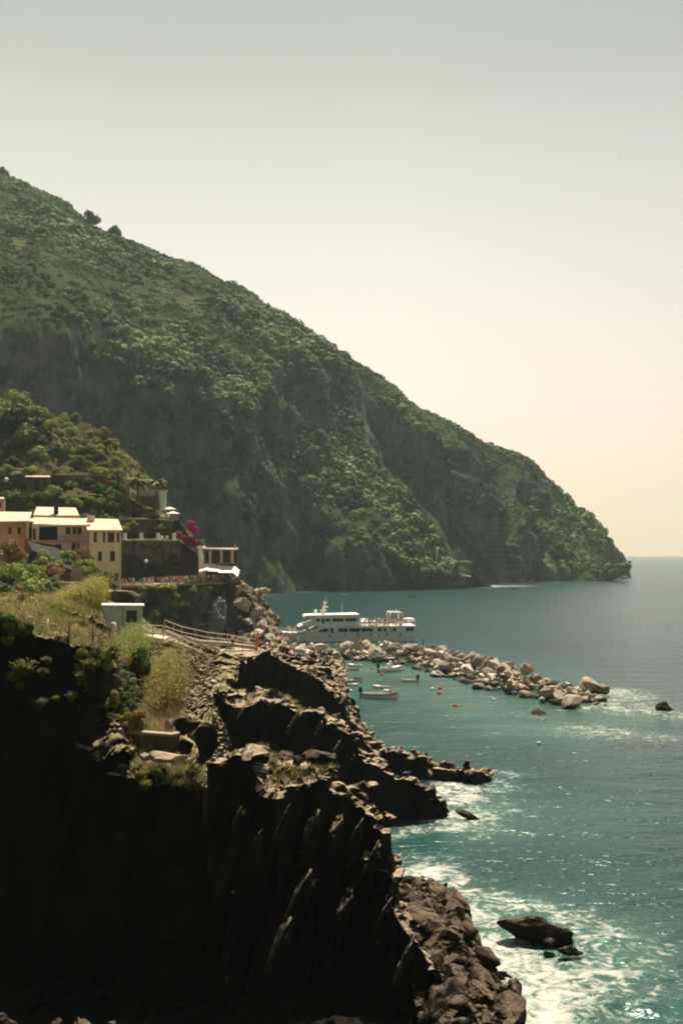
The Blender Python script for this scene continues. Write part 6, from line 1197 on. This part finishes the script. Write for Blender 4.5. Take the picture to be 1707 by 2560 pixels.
# ------------------------------------------------------------------ people
def person_meshes():
    poses = {
        'stand': dict(hipz=.92, kn=((.02, .48), (-.02, .48)), ft=((.03, .03), (-.03, .03)), arm=((.24, .0, 1.12), (.26, -.06, .86)), arm2=((-.24, .0, 1.12), (-.26, -.05, .86))),
        'lean': dict(hipz=.92, kn=((.0, .48), (-.03, .48)), ft=((.06, .03), (-.08, .03)), arm=((.27, -.12, 1.14), (.14, -.34, 1.06)), arm2=((-.26, -.10, 1.14), (-.18, -.30, 1.02))),
        'wave': dict(hipz=.92, kn=((.03, .48), (-.02, .48)), ft=((.08, .03), (-.04, .03)), arm=((.33, -.08, 1.26), (.24, -.16, 1.52)), arm2=((-.24, .02, 1.12), (-.28, -.04, .86))),
        'sit': dict(hipz=.16, sit=True, arm=((.24, .14, .40), (.22, .24, .10)), arm2=((-.24, -.02, .36), (-.20, -.26, .28)))}
    out = {}
    for nm, q in poses.items():
        hz = q['hipz']; up = hz - .92
        vs = [(0, 0, hz), (0, .01, 1.12 + up), (0, .0, 1.36 + up), (0, -.01, 1.50 + up), (0, -.02, 1.62 + up), (0, -.02, 1.70 + up)]
        rd = [(.15, .11), (.13, .09), (.16, .10), (.055, .055), (.095, .105), (.075, .085)]
        ed = [(0, 1), (1, 2), (2, 3), (3, 4), (4, 5)]
        def add(p, r, par): vs.append(p); rd.append((r, r)); ed.append((par, len(vs) - 1)); return len(vs) - 1
        for sg, kk in ((1, 0), (-1, 1)):
            h_ = add((sg * .10, 0, hz - .06), .095, 0)
            if q.get('sit'): k_ = add((sg * .16, -.42, .42), .065, h_); f_ = add((sg * .15, -.62, .06), .045, k_); add((sg * .15, -.76, .05), .035, f_)
            else: k_ = add((sg * .10, -.02 + q['kn'][kk][0], .48), .062, h_); f_ = add((sg * .11 + q['ft'][kk][0], .02, .07), .042, k_); add((sg * .12 + q['ft'][kk][0], -.13, .035), .035, f_)
            A = q['arm'] if sg == 1 else q['arm2']; s_ = add((sg * .19, 0, 1.40 + up), .06, 2)
            e_ = add(A[0], .045, s_); w_ = add(A[1], .033, e_); d_ = np.array(A[1]) - np.array(A[0]); d_ = d_ / np.linalg.norm(d_); add(tuple(np.array(A[1]) + d_ * .15), .035, w_)
        me = bpy.data.meshes.new('person_' + nm); me.from_pydata(vs, ed, []); o = bpy.data.objects.new('tmp', me); COL.objects.link(o)
        mod = o.modifiers.new('skin', 'SKIN')
        for v, r_ in zip(me.skin_vertices[0].data, rd): v.radius = r_; v.use_root = False
        me.skin_vertices[0].data[0].use_root = True; o.modifiers.new('sub', 'SUBSURF').levels = 1
        dg = bpy.context.evaluated_depsgraph_get(); ev = bpy.data.meshes.new_from_object(o.evaluated_get(dg)); out[nm] = (ev, up); bpy.data.objects.remove(o)
    return out
PM = person_meshes()
CLOTH = {k: simple('cloth_' + k, c, .9, .1, .1, 8) for k, c in dict(white=(.78, .75, .70), red=(.50, .05, .05), blue=(.07, .11, .25), black=(.02, .02, .025), sand=(.55, .42, .24), pink=(.62, .30, .22), green=(.10, .20, .12), orange=(.65, .22, .06)).items()}
PEOPLE = {}
def person_mesh(pose, shirt, trousers, hair='hair'):
    key = (pose, shirt, trousers, hair)
    if key not in PEOPLE:
        src, up = PM[pose]; me = src.copy(); me.name = 'person'; me.materials.clear()
        for m_ in (M['skin'], CLOTH[shirt] if shirt else M['skin'], CLOTH[trousers], M[hair]): me.materials.append(m_)
        for f in me.polygons:
            f.use_smooth = True; c = f.center; z = c.z - up
            if pose == 'sit': mi = 3 if z > 1.66 or (z > 1.58 and c.y > .02) else 0 if z > 1.46 else 1 if z > .95 and abs(c.x) < .25 else 2 if (z > .8 and abs(c.x) < .2) else 0
            else: mi = 3 if z > 1.66 or (z > 1.57 and c.y > .02) else 0 if z > 1.46 else 1 if (z > .95 and abs(c.x) < .235) else 2 if (.45 < z <= .98 and abs(c.x) < .22) else 0
            f.material_index = mi
        PEOPLE[key] = me
    return PEOPLE[key]
pr = random.Random(3)
def person(loc, label, group=None, pose='stand', shirt='white', trousers='black', rz=0.0, s=1.0, hair='hair'):
    o = bpy.data.objects.new('person', person_mesh(pose, shirt, trousers, hair)); COL.objects.link(o); o.location = loc; o.rotation_euler = (0, 0, rz); o.scale = (s, s, s); return tag(o, label, 'person', group)
SH = ['white', 'white', 'white', 'sand', 'pink', 'red', 'blue', 'black', 'sand', 'pink', 'green', 'orange', 'white']
def rnd_person(loc, label, group, poses=('stand', 'lean', 'wave')):
    person(loc, label, group, pr.choice(poses), pr.choice(SH), pr.choice(['black', 'blue', 'white', 'sand', 'white', 'blue']), pr.uniform(0, 6.22), pr.uniform(.92, 1.04), pr.choice(['hair', 'hair', 'sand' if False else 'brown']))
edge = [(290, 1464.5, 214.9), (350, 1462.5, 216.9), (400, 1460.5, 217.9), (440, 1459.5, 219.9), (480, 1457.5, 221.9), (520, 1455.5, 223.9), (556, 1454.6, 225.9)]
for k in range(112):
    t = pr.uniform(.05, 5.95) if k > 40 else pr.uniform(2.0, 5.9); i = int(t); f = t - i; a, b = P(*edge[i]), P(*edge[i + 1]); p = a * (1 - f) + b * f
    p = p + np.array([pr.uniform(-.2, .2), .3 + 4.5 * pr.random() ** 1.5, .02]); rnd_person(p, 'holidaymaker in light summer clothes in the crowd on the sea terrace', 'crowd on the sea terrace')
fer_m = Matrix.Rotation(R(7), 4, 'Z'); fer_m.translation = Vector(fer.location)
for k in range(78): rnd_person(fer_m @ Vector((fx(pr.choice([pr.uniform(903, 1012), pr.uniform(938, 1006)])), -3.3 + 6 * pr.random() ** 1.6, fz(1562.5))), 'passenger standing on the open upper deck of the ferry', 'passengers on the ferry upper deck')
for k in range(22): x = fx(pr.uniform(716, 775)); rnd_person(fer_m @ Vector((x, pr.uniform(-.8, .6) * hull_half(x), deck(x) + .02)), 'passenger standing on the ferry bow', 'passengers on the ferry bow')
person(P(582, 1622, 108), 'person in a pale top and black trousers standing on the platform', None, 'stand', 'white', 'black', 2.6)
person(P(620, 1612, 118), 'person in white sitting at the back of the platform', None, 'sit', 'white', 'sand', .6)
person(P(605, 1608, 122), 'person in blue standing behind the platform railing', None, 'lean', 'blue', 'white', 3.2)
person(Vector(bh.location) + Vector((1.35, -.35, .55)), 'person in a dark red top sitting in the largest moored boat', None, 'sit', 'red', 'black', 2.0)
for px, py, z, sh, tr, pose, lab in ((765, 1622, 2.6, 'red', 'black', 'stand', 'person in a dark red top standing among the pale boulders'), (780, 1645, 2.0, 'red', 'red', 'sit', 'person in bright red sitting on the lower boulders'), (715, 1630, 3.0, None, 'red', 'sit', 'bare chested person in red shorts sunbathing on the boulders'), (745, 1612, 3.2, 'white', 'sand', 'stand', 'person in white standing behind the red topped person'), (735, 1645, 2.0, None, 'blue', 'stand', 'bare chested person in blue shorts on the boulders'), (860, 1625, 3.2, None, 'black', 'sit', 'bare chested person sitting on the breakwater crest'), (948, 1610, 3.3, 'white', 'white', 'sit', 'person in white perched on the breakwater crest'), (1057, 1618, 3.2, 'black', 'blue', 'stand', 'person in dark clothes standing on the breakwater'), (700, 1620, 3.2, 'pink', 'white', 'stand', 'person in pink walking at the root of the breakwater')):
    person(W(px, py, z), lab, None, pose, sh, tr, pr.uniform(0, 6.28))
# ------------------------------------------------------------------ haze
def haze():
    me = bpy.data.meshes.new('haze'); bm = bmesh.new(); bmesh.ops.create_cube(bm, size=1)
    x0, x1, y0, y1, z0, z1 = -6600, 6600, -1500, 7300, -4.0, 420
    for v in bm.verts: v.co = (x0 + (v.co.x + .5) * (x1 - x0), y0 + (v.co.y + .5) * (y1 - y0), z0 + (v.co.z + .5) * (z1 - z0))
    bm.to_mesh(me); bm.free()
    m = bpy.data.materials.new('haze'); m.use_nodes = True; N, L = m.node_tree.nodes, m.node_tree.links
    N.remove(N['Principled BSDF']); v = N.new('ShaderNodeVolumePrincipled'); v.inputs['Color'].default_value = (.72, .95, .95, 1)
    v.inputs['Density'].default_value = .00010; v.inputs['Anisotropy'].default_value = .15; L.new(v.outputs[0], N['Material Output'].inputs['Volume'])
    tag(link('haze', me, m), 'thin pale sea haze', 'haze', kind='stuff')
haze()
